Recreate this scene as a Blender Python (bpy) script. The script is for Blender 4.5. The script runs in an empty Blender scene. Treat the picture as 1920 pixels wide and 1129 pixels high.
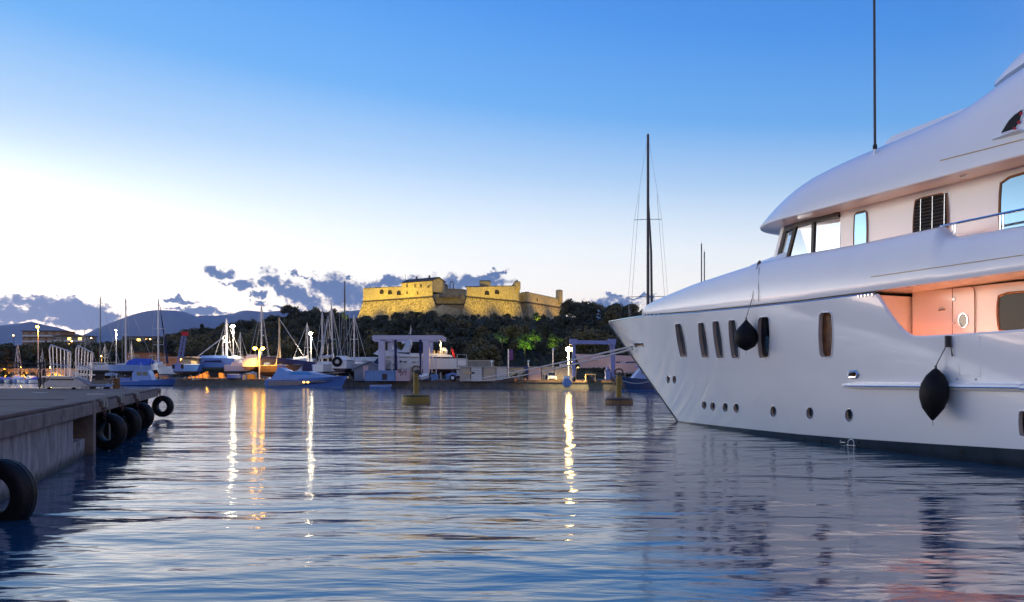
import bpy, bmesh, math, random
import numpy as np
from mathutils import Vector, Matrix
from mathutils.bvhtree import BVHTree
R = math.radians
SC = bpy.context.scene
COL = SC.collection
random.seed(7)

# ------------------------------------------------------------------ camera
FPX, HOR, CAMZ = 1600.0, 702.0, 2.0            # focal length in photo pixels, horizon row, camera height
cd = bpy.data.cameras.new('camera'); cam = bpy.data.objects.new('camera', cd); COL.objects.link(cam)
cam.location = (0, 0, CAMZ); cam.rotation_euler = (R(90), 0, 0)
cd.sensor_width = 36; cd.lens = 36 * FPX / 1920; cd.shift_y = (HOR - 564.5) / 1920
cd.clip_start = .1; cd.clip_end = 40000
SC.camera = cam
SC.view_settings.view_transform = 'Standard'; SC.view_settings.look = 'None'
SC.view_settings.exposure = .48; SC.view_settings.gamma = 1; SC.view_settings.use_curve_mapping = False
SC.render.engine = 'CYCLES'
SC.cycles.use_denoising = True
SC.cycles.max_bounces = 6; SC.cycles.diffuse_bounces = 2; SC.cycles.glossy_bounces = 4
SC.cycles.transparent_max_bounces = 16; SC.cycles.sample_clamp_indirect = 8
SC.cycles.caustics_reflective = False; SC.cycles.caustics_refractive = False

# ------------------------------------------------------------------ node helper
class NT:
    def __init__(s, tree): s.t = tree; s.n = tree.nodes; s.l = tree.links
    def new(s, kind, **kw):
        nd = s.n.new(kind)
        for k, v in kw.items(): setattr(nd, k, v)
        return nd
    def link(s, a, b): s.l.new(a, b)
    def math(s, op, a, b=None, clamp=False, c=None):
        nd = s.new('ShaderNodeMath', operation=op); nd.use_clamp = clamp
        for i, x in enumerate((a, b, c)):
            if x is None: continue
            if isinstance(x, (int, float)): nd.inputs[i].default_value = x
            else: s.link(x, nd.inputs[i])
        return nd.outputs[0]
    def mix(s, fac, a, b, mode='MIX'):
        nd = s.new('ShaderNodeMix', data_type='RGBA', blend_type=mode)
        for i, x in ((0, fac), (6, a), (7, b)):
            if isinstance(x, (int, float)): nd.inputs[i].default_value = x
            elif isinstance(x, (tuple, list)): nd.inputs[i].default_value = tuple(x) + (1,) * (4 - len(x))
            else: s.link(x, nd.inputs[i])
        return nd.outputs[2]
    def ramp(s, fac, stops, interp='LINEAR'):
        nd = s.new('ShaderNodeValToRGB'); cr = nd.color_ramp; cr.interpolation = interp
        while len(cr.elements) < len(stops): cr.elements.new(.5)
        for e, (p, c) in zip(cr.elements, stops):
            e.position = p; e.color = tuple(c) + (1,) if len(c) == 3 else c
        s.link(fac, nd.inputs[0]); return nd.outputs[0]
    def maprange(s, v, a, b, c, d, smooth=False):
        nd = s.new('ShaderNodeMapRange'); nd.interpolation_type = 'SMOOTHSTEP' if smooth else 'LINEAR'
        for i, x in enumerate((v, a, b, c, d)):
            if isinstance(x, (int, float)): nd.inputs[i].default_value = x
            else: s.link(x, nd.inputs[i])
        return nd.outputs[0]

# ------------------------------------------------------------------ dusk sky (function of direction only)
W = bpy.data.worlds.new('World'); SC.world = W; W.use_nodes = True
W.cycles.sampling_method = 'MANUAL'; W.cycles.sample_map_resolution = 512
nt = NT(W.node_tree); nt.n.clear()
SUN_AZ = R(-64)                                   # the sun has just set beyond the left edge of the view
geo = nt.new('ShaderNodeTexCoord')
sx = nt.new('ShaderNodeSeparateXYZ'); nt.link(geo.outputs['Generated'], sx.inputs[0])
dx, dy, dz = sx.outputs
el = nt.math('MULTIPLY', nt.math('ARCSINE', dz), 180 / math.pi)
az = nt.math('MULTIPLY', nt.math('ARCTAN2', dx, dy), 180 / math.pi)
ca = nt.math('COSINE', nt.math('SUBTRACT', nt.math('MULTIPLY', az, math.pi / 180), SUN_AZ))
away = nt.math('SUBTRACT', 1.0, ca)               # 0 toward the glow, 2 opposite it
eleff = nt.math('MULTIPLY', nt.math('MAXIMUM', el, 0.0), nt.math('ADD', 1.0, nt.math('MULTIPLY', away, .5)))
g = nt.math('DIVIDE', eleff, 90.0, clamp=True)
SKY = [(0, (0.966, 0.607, 0.405)), (2.5, (0.994, 0.745, 0.58)), (5, (0.966, 0.846, 0.736)), (8, (0.892, 0.874, 0.828)), (11, (0.764, 0.81, 0.837)), (14, (0.57, 0.681, 0.8)), (17, (0.368, 0.534, 0.754)), (22.3, (0.138, 0.354, 0.708)), (30, (0.066, 0.248, 0.662)), (40, (0.039, 0.17, 0.561)), (58, (0.031, 0.124, 0.442)), (90, (0.028, 0.101, 0.35))]
base = nt.ramp(g, [(a / 90, c) for a, c in SKY])
# the afterglow is strongest low over the point where the sun went down
glow = nt.math('MULTIPLY', nt.math('POWER', nt.math('MAXIMUM', ca, 0.0), 9.0), nt.maprange(el, 0, 15, 1, 0, True))
dim = nt.math('MULTIPLY', nt.maprange(away, 0.4, 1.8, 1.0, .72), nt.math('ADD', 1.0, nt.math('MULTIPLY', glow, 9.5)))
cc = nt.new('ShaderNodeCombineColor')
for i in range(3): nt.link(dim, cc.inputs[i])
base = nt.mix(1.0, base, cc.outputs[0], 'MULTIPLY')
# pink anti-twilight band opposite the glow
pk = nt.ramp(nt.math('DIVIDE', nt.math('MAXIMUM', el, 0.0), 90.0), [(0, (.26, .28, .42)), (4 / 90, (.42, .38, .48)), (11 / 90, (.78, .62, .62)), (22 / 90, (.58, .56, .68)), (38 / 90, (.18, .29, .60)), (58 / 90, (.06, .17, .52)), (1, (.04, .13, .42))])
base = nt.mix(nt.maprange(away, 1.0, 1.8, 0, .8, True), base, pk)
# clouds: soft puffs low over the horizon, broken up by noise; all in direction space (degrees)
cv = nt.new('ShaderNodeCombineXYZ'); nt.link(az, cv.inputs[0]); nt.link(el, cv.inputs[1])
nz = nt.new('ShaderNodeTexNoise'); nz.inputs['Scale'].default_value = 1.0; nz.inputs['Detail'].default_value = 8; nz.inputs['Roughness'].default_value = .62
mp = nt.new('ShaderNodeMapping'); mp.inputs['Scale'].default_value = (1, 1.5, 1); nt.link(cv.outputs[0], mp.inputs[0]); nt.link(mp.outputs[0], nz.inputs['Vector'])
nz2 = nt.new('ShaderNodeTexNoise'); nz2.inputs['Scale'].default_value = 3.4; nz2.inputs['Detail'].default_value = 5
nt.link(mp.outputs[0], nz2.inputs['Vector'])
wn = nt.new('ShaderNodeTexNoise'); wn.inputs['Scale'].default_value = 1.15; wn.inputs['Detail'].default_value = 5; wn.inputs['Roughness'].default_value = .6
nt.link(cv.outputs[0], wn.inputs['Vector'])
wv = nt.new('ShaderNodeVectorMath', operation='SUBTRACT'); nt.link(wn.outputs['Color'], wv.inputs[0]); wv.inputs[1].default_value = (.5, .5, .5)
ws = nt.new('ShaderNodeVectorMath', operation='MULTIPLY'); nt.link(wv.outputs[0], ws.inputs[0]); ws.inputs[1].default_value = (2.6, 1.5, 0)
wa = nt.new('ShaderNodeVectorMath', operation='ADD'); nt.link(ws.outputs[0], wa.inputs[0]); nt.link(cv.outputs[0], wa.inputs[1])
def adeg(px, py): return math.degrees(math.atan((px - 960) / FPX)), math.degrees(math.atan((HOR - py) / math.hypot(FPX, px - 960)))
CL = [(135, 585, 110, 26, 10), (40, 590, 90, 17, -4), (10, 612, 60, 10, 0), (180, 610, 90, 14, 4),
      (412, 511, 27, 10, 12), (512, 524, 27, 20, 20), (550, 550, 66, 15, 24), (640, 550, 58, 30, 18), (455, 535, 22, 8, 8),
      (420, 531, 13, 4, 14), (486, 552, 12, 7, 0), (485, 569, 15, 4, 8), (342, 563, 34, 6, 6), (370, 584, 60, 7, 3),
      (560, 515, 14, 6, 12), (592, 527, 16, 8, 30), (730, 530, 55, 11, -6), (880, 530, 75, 15, 2), (930, 514, 18, 5, -18),
      (1150, 577, 68, 18, -3), (1085, 574, 26, 7, 4), (1152, 557, 12, 4, 0), (1205, 557, 26, 4, -6), (545, 581, 42, 4, 2), (650, 520, 8, 6, 0),
      (-120, 560, 160, 26, 4), (-340, 600, 200, 26, -3), (-600, 540, 160, 22, 2), (-900, 600, 260, 30, 0), (1700, 560, 200, 14, 0), (2300, 560, 260, 20, 0)]
acc = None
for (px, py, w, h, rot) in CL:
    a0, e0 = adeg(px, py); k = math.degrees(1 / FPX) * (math.cos(R(a0)) if abs(a0) < 40 else .8)
    m = nt.new('ShaderNodeMapping', vector_type='TEXTURE')
    m.inputs['Location'].default_value = (a0, e0, 0); m.inputs['Rotation'].default_value = (0, 0, R(-rot)); m.inputs['Scale'].default_value = (w * k, h * k, 1)
    nt.link(wa.outputs[0], m.inputs[0])
    ln = nt.new('ShaderNodeVectorMath', operation='LENGTH'); nt.link(m.outputs[0], ln.inputs[0])
    v = nt.math('SUBTRACT', 1.0, ln.outputs['Value'])
    acc = v if acc is None else nt.math('MAXIMUM', acc, v)
acc = nt.math('MAXIMUM', acc, -1.0)
nse = nt.math('ADD', nt.math('MULTIPLY', nt.math('SUBTRACT', nz.outputs[0], .5), 2.8), nt.math('MULTIPLY', nt.math('SUBTRACT', nz2.outputs[0], .5), .9))
dens = nt.math('ADD', nt.math('MULTIPLY', nt.math('ADD', acc, .20), 1.5), nse)
mask = nt.maprange(dens, -.18, .72, 0, 1, True)
core = nt.maprange(dens, .15, .9, 0, 1, True)
ccol = nt.mix(core, (.42, .40, .46), (.055, .12, .28))
fade = nt.maprange(nt.math('ABSOLUTE', nt.math('SUBTRACT', az, -10.0)), 60, 110, .95, .0, True)
sky = nt.mix(nt.math('MULTIPLY', mask, fade), base, ccol)
bg = nt.new('ShaderNodeBackground'); nt.link(sky, bg.inputs[0]); bg.inputs[1].default_value = 1.0
wo = nt.new('ShaderNodeOutputWorld'); nt.link(bg.outputs[0], wo.inputs[0])

# ------------------------------------------------------------------ materials
MATS = {}
def mat(name, col, rough=.6, metal=0.0, var=.12, scale=3.0, bump=0.0, coat=0.0, emit=None, estr=0.0, spec=.5, col2=None, stretch=(1, 1, 1), detail=5, tide=None, thr=.18):
    if name in MATS: return MATS[name]
    m = bpy.data.materials.new(name); m.use_nodes = True; t = NT(m.node_tree)
    b = m.node_tree.nodes['Principled BSDF']
    b.inputs['Roughness'].default_value = rough; b.inputs['Metallic'].default_value = metal
    b.inputs['Coat Weight'].default_value = coat; b.inputs['Coat Roughness'].default_value = .04
    b.inputs['Specular IOR Level'].default_value = spec
    if emit: b.inputs['Emission Color'].default_value = tuple(emit) + (1,); b.inputs['Emission Strength'].default_value = estr
    if var or bump or col2:
        tc = t.new('ShaderNodeTexCoord'); mpg = t.new('ShaderNodeMapping'); mpg.inputs['Scale'].default_value = stretch
        t.link(tc.outputs['Object'], mpg.inputs[0])
        n = t.new('ShaderNodeTexNoise'); n.inputs['Scale'].default_value = scale; n.inputs['Detail'].default_value = detail; n.inputs['Roughness'].default_value = .65
        t.link(mpg.outputs[0], n.inputs['Vector'])
        lo = tuple(max(0, c * (1 - var)) for c in col); hi = tuple(min(1, c * (1 + var)) for c in col)
        if col2: lo, hi = col, col2
        cr = t.ramp(n.outputs[0], [(.5 - thr, lo), (.5 + thr, hi)])
        if tide:       # stained and weedy up to a ragged tide line, pitted above it
            zz = t.new('ShaderNodeSeparateXYZ'); t.link(tc.outputs['Object'], zz.inputs[0])
            lv = t.math('ADD', zz.outputs[2], t.math('MULTIPLY', n.outputs[0], -.5)); cr = t.mix(t.maprange(lv, tide, tide - .22, 0, .92, True), cr, (.022, .024, .018))
            vo = t.new('ShaderNodeTexNoise'); vo.inputs['Scale'].default_value = 2.1; vo.inputs['Detail'].default_value = 3; t.link(tc.outputs['Object'], vo.inputs['Vector'])
            cr = t.mix(t.maprange(vo.outputs[0], .60, .72, 0, .55, True), cr, (.07, .05, .042))
        t.link(cr, b.inputs['Base Color'])
        if bump:
            bp = t.new('ShaderNodeBump'); bp.inputs['Strength'].default_value = bump; bp.inputs['Distance'].default_value = .05
            t.link(n.outputs[0], bp.inputs['Height']); t.link(bp.outputs[0], b.inputs['Normal'])
    else: b.inputs['Base Color'].default_value = tuple(col) + (1,)
    MATS[name] = m; return m
M = dict(
    gel=mat('white gelcoat', (.82, .82, .82), .12, var=.015, scale=.9, coat=1.0, bump=.035, detail=1),
    gelm=mat('white painted superstructure', (.82, .82, .82), .26, var=.02, scale=.8, coat=.3),
    boot=mat('dark bottom paint', (.025, .03, .038), .3, var=.4, scale=1.5),
    chrome=mat('stainless steel', (.72, .72, .74), .12, 1.0, var=0),
    glassd=mat('dark glass', (.012, .016, .022), .03, var=0, spec=.8),
    glassw=mat('glass with amber glow in colour', (.16, .07, .028), .1, var=.5, scale=3, spec=.5),  # amber of the lit interior is put into the glass colour
    glassb=mat('tinted mirror glass', (.17, .29, .40), .05, .85, var=0),
    blackv=mat('black vinyl', (.006, .006, .007), .6, var=.25, scale=9, bump=.2, spec=.2),
    rope=mat('rope', (.16, .13, .12), .9, var=.3, scale=40),
    ropew=mat('pale rope', (.38, .38, .40), .9, var=.25, scale=30),
    black=mat('black metal', (.015, .015, .018), .5, var=.2),
    grille=mat('black grille', (.06, .06, .065), .45, var=.15),
    conc=mat('weathered concrete', (.12, .092, .078), .85, scale=2.2, bump=.5, col2=(.27, .215, .185), detail=9, tide=-.12),
    conct=mat('worn concrete top', (.085, .054, .044), .88, scale=1.1, bump=.4, col2=(.165, .108, .088), detail=9),
    concw=mat('stained concrete wall', (.14, .125, .13), .85, scale=3.5, bump=.5, col2=(.40, .37, .37), stretch=(1, 1, .35), tide=-.02),
    concd=mat('dark concrete', (.06, .055, .055), .5, var=.4, scale=4, bump=.4),  # darker concrete for the walls, pillars and slab set back beneath the deck
    rubber=mat('tyre rubber', (.008, .008, .009), .5, var=.5, scale=9, bump=.3, spec=.25),
    rust=mat('rusted chain', (.075, .04, .035), .8, scale=20, bump=.3, col2=(.14, .07, .05)),
    alu=mat('brushed aluminium', (.62, .60, .62), .32, .7, var=.08),
    steps=mat('painted steel base', (.52, .47, .43), .5, var=.1, scale=4),
    yellow=mat('weathered yellow paint', (.15, .095, .008), .6, scale=5, bump=.2, col2=(.26, .17, .015)),
    brown=mat('rusty buoy rim', (.12, .055, .022), .7, scale=6, bump=.3, col2=(.22, .12, .03)),
    quay=mat('quay concrete', (.07, .07, .075), .85, scale=1.5, bump=.3, col2=(.13, .125, .13)),
    earth=mat('dark earth and scrub', (.02, .022, .012), .95, scale=.12, col2=(.05, .045, .025)),
    mount=mat('bare limestone slopes', (.20, .21, .25), .95, scale=.0012, col2=(.27, .28, .31)),
    leafd=mat('dark evergreen leaf', (.020, .024, .011), .7, scale=.35, col2=(.060, .062, .026)),
    leafm=mat('olive green leaf', (.070, .060, .018), .7, scale=.4, col2=(.14, .115, .036)),
    leafb=mat('bright green leaf', (.05, .09, .018), .7, scale=.5, col2=(.09, .14, .03)),
    bark=mat('bark', (.06, .045, .035), .9, var=.3),
    stone=mat('fort limestone', (.26, .21, .11), .9, scale=1.1, bump=.8, col2=(.52, .45, .27), detail=11, thr=.17),
    stonew=mat('rough battered limestone', (.13, .105, .055), .95, scale=1.0, bump=1.0, col2=(.44, .37, .21), detail=12, thr=.12),
    stoned=mat('fort grey stone', (.16, .15, .13), .9, scale=.6, bump=.5, col2=(.26, .24, .20), detail=8),
    slate=mat('dark roof tile and cordon shade', (.05, .042, .04), .8, var=.25, scale=1),
    void=mat('dark opening', (.008, .008, .008), .8, var=0),
    plaster=mat('beige plaster', (.36, .31, .25), .8, scale=.8, col2=(.46, .40, .33)),
    brick=mat('old brick rampart', (.26, .14, .08), .9, scale=.5, bump=.4, col2=(.36, .21, .12)),
    white=mat('white boat paint', (.74, .74, .73), .25, var=.04, scale=.7, coat=.2),
    whiteg=mat('grey white paint', (.56, .55, .56), .4, var=.08, scale=1),
    bluep=mat('blue boat paint', (.07, .17, .50), .3, var=.1, scale=1, coat=.2),
    bluel=mat('light blue paint', (.20, .32, .60), .3, var=.1, scale=1),
    navy=mat('navy canvas', (.012, .02, .09), .8, var=.2, scale=3, bump=.2),
    bluec=mat('blue tarpaulin', (.03, .09, .50), .7, var=.2, scale=2, bump=.3),
    navyp=mat('navy hull paint', (.012, .028, .10), .2, var=.1, coat=.3),
    lilac=mat('pale lilac grey steel', (.50, .46, .56), .45, var=.08, scale=1),
    lilacb=mat('blue lilac steel', (.22, .24, .48), .45, var=.1, scale=1),
    antif=mat('dark antifouling', (.045, .03, .03), .7, var=.3, scale=2),
    antig=mat('grey green antifouling', (.10, .11, .09), .7, var=.25, scale=2),
    mastm=mat('painted mast alloy', (.55, .53, .52), .4, .2, var=.08),
    mastd=mat('dark mast', (.05, .045, .05), .5, var=.1),
    woodm=mat('varnished wood', (.22, .11, .05), .45, var=.25, scale=5),
    stand=mat('galvanised prop', (.30, .28, .24), .6, var=.2),
    roofp=mat('pale sheet roof', (.46, .44, .42), .6, var=.1, scale=.7),
    shed=mat('blue grey cladding', (.17, .19, .25), .6, var=.12, scale=.9),
    contb=mat('blue container paint', (.13, .24, .46), .5, var=.12, scale=1.2),
    contp=mat('pink container paint', (.52, .36, .38), .55, var=.08, scale=1.2),
    pinkb=mat('pink cream boat paint', (.66, .46, .44), .3, var=.05, coat=.2),
    red=mat('red cloth', (.55, .02, .03), .8, var=.1), purple=mat('purple cloth', (.16, .06, .17), .8, var=.15),
    orange=mat('orange paint', (.60, .20, .03), .5, var=.1), carw=mat('white car paint', (.72, .72, .72), .2, var=.02, coat=.5),
    dkblue=mat('dark blue paint', (.02, .03, .16), .5, var=.1), sand=mat('straw parasol cloth', (.55, .38, .18), .8, var=.1),
    terra=mat('terracotta', (.45, .20, .12), .8, var=.1), amberw=mat('lit window', (.3, .2, .1), .5, var=0, emit=(1, .55, .12), estr=3.2),
    whitem=mat('white marking paint', (.8, .8, .8), .5, var=0), ledw=mat('added fill lamp', (.8, .6, .4), .4, var=0, emit=(1, .32, .08), estr=150),
    ledu=mat('dim added fill lamp', (.8, .6, .4), .4, var=0, emit=(1, .42, .14), estr=75),
    glassk=mat('dark smoked glass', (.012, .018, .024), .12, var=0, spec=.15),
    reveal=mat('reveal with warm light in colour', (.80, .64, .54), .4, var=.03),  # warm light on the window reveals, put into their colour
    glassh=mat('reflecting hull glass', (.20, .25, .31), .05, .75, var=0),
    ledr=mat('red added fill lamp', (.8, .4, .3), .4, var=0, emit=(1, .14, .05), estr=330),
    lampw=mat('white lamp globe', (.8, .8, .7), .4, var=0, emit=(1, .86, .55), estr=95), lampy=mat('warm lamp globe', (.8, .7, .5), .4, var=0, emit=(1, .66, .22), estr=95),
    lampo=mat('sodium lamp globe', (.8, .5, .2), .4, var=0, emit=(1, .44, .03), estr=55),
    lampl=mat('low sodium lamp globe', (.8, .5, .2), .4, var=0, emit=(1, .36, .02), estr=420), lampf=mat('far sodium globe', (.8, .5, .2), .4, var=0, emit=(1, .5, .15), estr=14),
)
# clear wheelhouse glass
m = bpy.data.materials.new('clear window glass'); m.use_nodes = True; t = NT(m.node_tree); t.n.clear()
fr = t.new('ShaderNodeFresnel'); fr.inputs[0].default_value = 1.5
tr = t.new('ShaderNodeBsdfTransparent'); tr.inputs[0].default_value = (.86, .93, .95, 1)
gl = t.new('ShaderNodeBsdfGlossy'); gl.inputs['Roughness'].default_value = .02
mx = t.new('ShaderNodeMixShader'); t.link(fr.outputs[0], mx.inputs[0]); t.link(tr.outputs[0], mx.inputs[1]); t.link(gl.outputs[0], mx.inputs[2])
mo = t.new('ShaderNodeOutputMaterial'); t.link(mx.outputs[0], mo.inputs[0]); M['glassc'] = m
# harbour water: slow long-exposure swell plus ripples
m = bpy.data.materials.new('harbour water'); m.use_nodes = True; t = NT(m.node_tree); b = t.n['Principled BSDF']
b.inputs['Base Color'].default_value = (.008, .065, .125, 1); b.inputs['Roughness'].default_value = .085; b.inputs['IOR'].default_value = 2.4
tc = t.new('ShaderNodeTexCoord'); hs = None
for (s, sxx, syy, w, det, dist) in ((.13, .7, 1.5, .62, 2, .5), (.48, .6, 1.5, .44, 2, .6), (1.5, .55, 1.5, .135, 3, .4), (4.2, .6, 1.4, .018, 1, 0)):
    mpg = t.new('ShaderNodeMapping'); mpg.inputs['Scale'].default_value = (sxx, syy, 1); mpg.inputs['Rotation'].default_value = (0, 0, .12 * s); t.link(tc.outputs['Object'], mpg.inputs[0])
    n = t.new('ShaderNodeTexNoise'); n.inputs['Scale'].default_value = s; n.inputs['Detail'].default_value = det; n.inputs['Distortion'].default_value = dist
    t.link(mpg.outputs[0], n.inputs['Vector']); v = t.math('MULTIPLY', n.outputs[0], w); hs = v if hs is None else t.math('ADD', hs, v)
bp = t.new('ShaderNodeBump'); bp.inputs['Strength'].default_value = 1.0; bp.inputs['Distance'].default_value = .168; t.link(hs, bp.inputs['Height']); t.link(bp.outputs[0], b.inputs['Normal'])
M['water'] = m

# ------------------------------------------------------------------ mesh helpers
class MB:
    """collects shapes into one mesh"""
    def __init__(s): s.v = []; s.f = []
    def add(s, vs, fs):
        o = len(s.v); s.v += [tuple(p) for p in vs]; s.f += [tuple(i + o for i in f) for f in fs]; return s
    def box(s, c, d, rz=0, ry=0, rx=0, taper=1):
        hx, hy, hz = d[0] / 2, d[1] / 2, d[2] / 2
        mtx = Matrix.Rotation(rz, 3, 'Z') @ Matrix.Rotation(ry, 3, 'Y') @ Matrix.Rotation(rx, 3, 'X')
        vs = []
        for z in (-1, 1):
            k = taper if z > 0 else 1
            for x, y in ((-1, -1), (1, -1), (1, 1), (-1, 1)): vs.append(Vector(c) + mtx @ Vector((x * hx * k, y * hy * k, z * hz)))
        return s.add(vs, [(3, 2, 1, 0), (4, 5, 6, 7), (0, 1, 5, 4), (1, 2, 6, 5), (2, 3, 7, 6), (3, 0, 4, 7)])
    def bar(s, a, b, w, h=None):
        """square bar between two points"""
        return s.tube([a, b], w / 2 * 1.41, 4, h=h)
    def tube(s, pts, r, n=6, cap=True, h=None, closed=False):
        pts = [Vector(p) for p in pts]; N = len(pts); rings = []
        rr = r if isinstance(r, (list, tuple)) else [r] * N
        up = Vector((0, 0, 1)); prev = None
        for i, p in enumerate(pts):
            a = pts[(i - 1) % N] if (closed or i) else pts[0]; c = pts[(i + 1) % N] if (closed or i < N - 1) else pts[-1]
            d = (c - a); d = d.normalized() if d.length > 1e-9 else Vector((0, 0, 1))
            if prev is None:
                q = d.cross(up)
                if q.length < 1e-3: q = d.cross(Vector((0, 1, 0)))
            else: q = prev - d * prev.dot(d)
            q.normalize(); prev = q; w = d.cross(q); o = .785 if n == 4 else 0
            rings.append([p + (q * math.cos(o + 2 * math.pi * k / n) + w * math.sin(o + 2 * math.pi * k / n)) * rr[i] for k in range(n)])
        vs = [v for r_ in rings for v in r_]; fs = []
        for i in range(N if closed else N - 1):
            j = (i + 1) % N
            for k in range(n): fs.append((i * n + k, i * n + (k + 1) % n, j * n + (k + 1) % n, j * n + k))
        if cap and not closed: fs += [tuple(range(n - 1, -1, -1)), tuple((N - 1) * n + k for k in range(n))]
        return s.add(vs, fs)
    def lathe(s, prof, n=16, c=(0, 0, 0), axis='z', sx=1, sy=1):
        vs = []; fs = []; P = len(prof)
        for k in range(n):
            a = 2 * math.pi * k / n
            for r, z in prof:
                p = (r * math.cos(a) * sx, r * math.sin(a) * sy, z)
                if axis == 'y': p = (p[0], p[2], p[1])
                if axis == 'x': p = (p[2], p[0], p[1])
                vs.append(Vector(c) + Vector(p))
        for k in range(n):
            k2 = (k + 1) % n
            for i in range(P - 1): fs.append((k * P + i, k2 * P + i, k2 * P + i + 1, k * P + i + 1))
        return s.add(vs, fs)
    def sphere(s, c, r, n=8, m=6, sz=1):
        return s.lathe([(r * math.sin(math.pi * i / m) + 1e-5, -r * sz * math.cos(math.pi * i / m)) for i in range(m + 1)], n, c)
    def prism(s, poly, z0, z1):
        n = len(poly); vs = [(x, y, z0) for x, y in poly] + [(x, y, z1) for x, y in poly]
        return s.add(vs, [tuple(range(n - 1, -1, -1)), tuple(range(n, 2 * n))] + [(i, (i + 1) % n, n + (i + 1) % n, n + i) for i in range(n)])
    def prismv(s, pts, off):
        """polygon of 3-D points extruded by a vector"""
        n = len(pts); off = Vector(off); vs = [Vector(p) for p in pts] + [Vector(p) + off for p in pts]
        return s.add(vs, [tuple(range(n - 1, -1, -1)), tuple(range(n, 2 * n))] + [(i, (i + 1) % n, n + (i + 1) % n, n + i) for i in range(n)])
    def grid(s, rows, closed=False, capa=False, capb=False):
        n = len(rows[0]); vs = [p for r_ in rows for p in r_]; fs = []
        for i in range(len(rows) - 1):
            for k in range(n if closed else n - 1):
                fs.append((i * n + k, i * n + (k + 1) % n, (i + 1) * n + (k + 1) % n, (i + 1) * n + k))
        if capa: fs.append(tuple(range(n - 1, -1, -1)))
        if capb: fs.append(tuple((len(rows) - 1) * n + k for k in range(n)))
        return s.add(vs, fs)
    def mesh(s, name, mt, smooth=False, angle=None, fix=True):
        me = bpy.data.meshes.new(name); me.from_pydata([tuple(p) for p in s.v], [], s.f)
        if fix:
            bm = bmesh.new(); bm.from_mesh(me); bmesh.ops.remove_doubles(bm, verts=bm.verts, dist=1e-4)
            bmesh.ops.recalc_face_normals(bm, faces=bm.faces); bm.to_mesh(me); bm.free()
        if mt: me.materials.append(mt)
        if smooth:
            me.shade_smooth()
            if angle: me.set_sharp_from_angle(angle=R(angle))
        me.update(); return me
    def build(s, name, mt, parent=None, smooth=False, angle=35, label=None, cat=None, group=None, kind=None, loc=None, rz=0):
        o = bpy.data.objects.new(name, s.mesh(name, mt, smooth, angle)); COL.objects.link(o)
        if parent: o.parent = parent
        if loc is not None: o.location = loc
        o.rotation_euler.z = rz
        return tag(o, label, cat, group, kind)
def tag(o, label=None, cat=None, group=None, kind=None):
    for k, v in (('label', label), ('category', cat), ('group', group), ('kind', kind)):
        if v: o[k] = v
    return o
def thing(name, label, cat, loc=(0, 0, 0), rz=0, group=None):
    o = bpy.data.objects.new(name, None); o.empty_display_size = .3; COL.objects.link(o)
    o.location = loc; o.rotation_euler = (0, 0, rz); return tag(o, label, cat, group)
def dup(root, loc, rz=0, sc=1, label=None, group=None):
    r = root.copy(); COL.objects.link(r); r.location = loc; r.rotation_euler = (0, 0, rz); r.scale = (sc, sc, sc) if not isinstance(sc, tuple) else sc
    if label: r['label'] = label
    if group: r['group'] = group
    for ch in list(root.children):
        c = ch.copy(); COL.objects.link(c); c.parent = r
        for gch in list(ch.children):
            d = gch.copy(); COL.objects.link(d); d.parent = c
    return r
def at(px, D): return (px - 960) / FPX * D
def zat(py, D): return CAMZ + (HOR - py) / FPX * D
def P3(px, py, D): return Vector((at(px, D), D, zat(py, D)))
def interp(x, xs, ys): return float(np.interp(x, xs, ys))

# ================================================================== SETTING
b = MB(); b.add([(-6000, -400, 0), (6000, -400, 0), (6000, 9000, 0), (-6000, 9000, 0)], [(0, 1, 2, 3)])
b.build('water', M['water'], kind='structure')
QX = [-400, -300, -240, -120, -59, -21, 17, 40, 90, 160]; QY = [-300, -100, 100, 200, 152, 131, 116, 108, 95, 80]
def yq(x): return interp(x, QX, QY)
b = MB()
front = list(zip(QX, QY)); back = [(x, (y + 70 if y < 195 else y + 60)) for x, y in front]
poly = front + back[::-1]
vs = []
for i in range(len(front) - 1):
    q = [front[i], front[i + 1], back[i + 1], back[i]]
    b.prism(q, -2.5, 1.0)
quay = b.build('quay', M['quay'], kind='structure')
# quay edge beam, block by block
for i in range(3, 7):
    (x0, y0), (x1, y1) = front[i], front[i + 1]; L = math.hypot(x1 - x0, y1 - y0); n = max(1, int(L / 6))
    a = math.atan2(y1 - y0, x1 - x0)
    for k in range(n):
        tt = (k + .5) / n; bb = MB().box((0, 0, 0), (L / n - .06, .5, .35)); o = bb.build('edge_block', M['conct'], quay)
        o.location = (x0 + (x1 - x0) * tt + math.sin(a) * -.02, y0 + (y1 - y0) * tt + .12, 1.03); o.rotation_euler.z = a
# land behind: flat yard, fort hill, low wooded hills on the left
rng = np.random.default_rng(3)
def hgt(x, y):
    if y < yq(x) + 12 and x > -330: return -3.0
    e = min(1, max(0, (y - yq(x) - 12) / 6)) if x > -330 else 1
    r = math.hypot((x + 22) / 145, (y - 450) / (138 if y < 450 else 170)); h = 26.5 * math.exp(-(r ** 3.0))
    r2 = math.hypot((x + 330) / 240, (y - 640) / 170); h += 17 * math.exp(-r2 * r2)
    r3 = math.hypot((x - 260) / 170, (y - 420) / 130); h += 16 * math.exp(-r3 * r3)
    h += .5 * math.sin(x * .07) * math.sin(y * .06) * min(1, h / 4)
    return -3 + e * 3.9 + h * e
b = MB(); rows = []
for yy in [-300, -150, 0, 60] + list(range(90, 620, 9)) + [660, 720, 800, 950, 1300, 2000, 3500, 6000]:
    rows.append([(x, yy, hgt(x, yy) if yy < 1200 else hgt(x, yy)) for x in [-6000, -2500, -1200, -800, -600, -480, -400] + list(range(-340, 300, 10)) + [350, 450, 700, 1200, 2500, 6000]])
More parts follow.
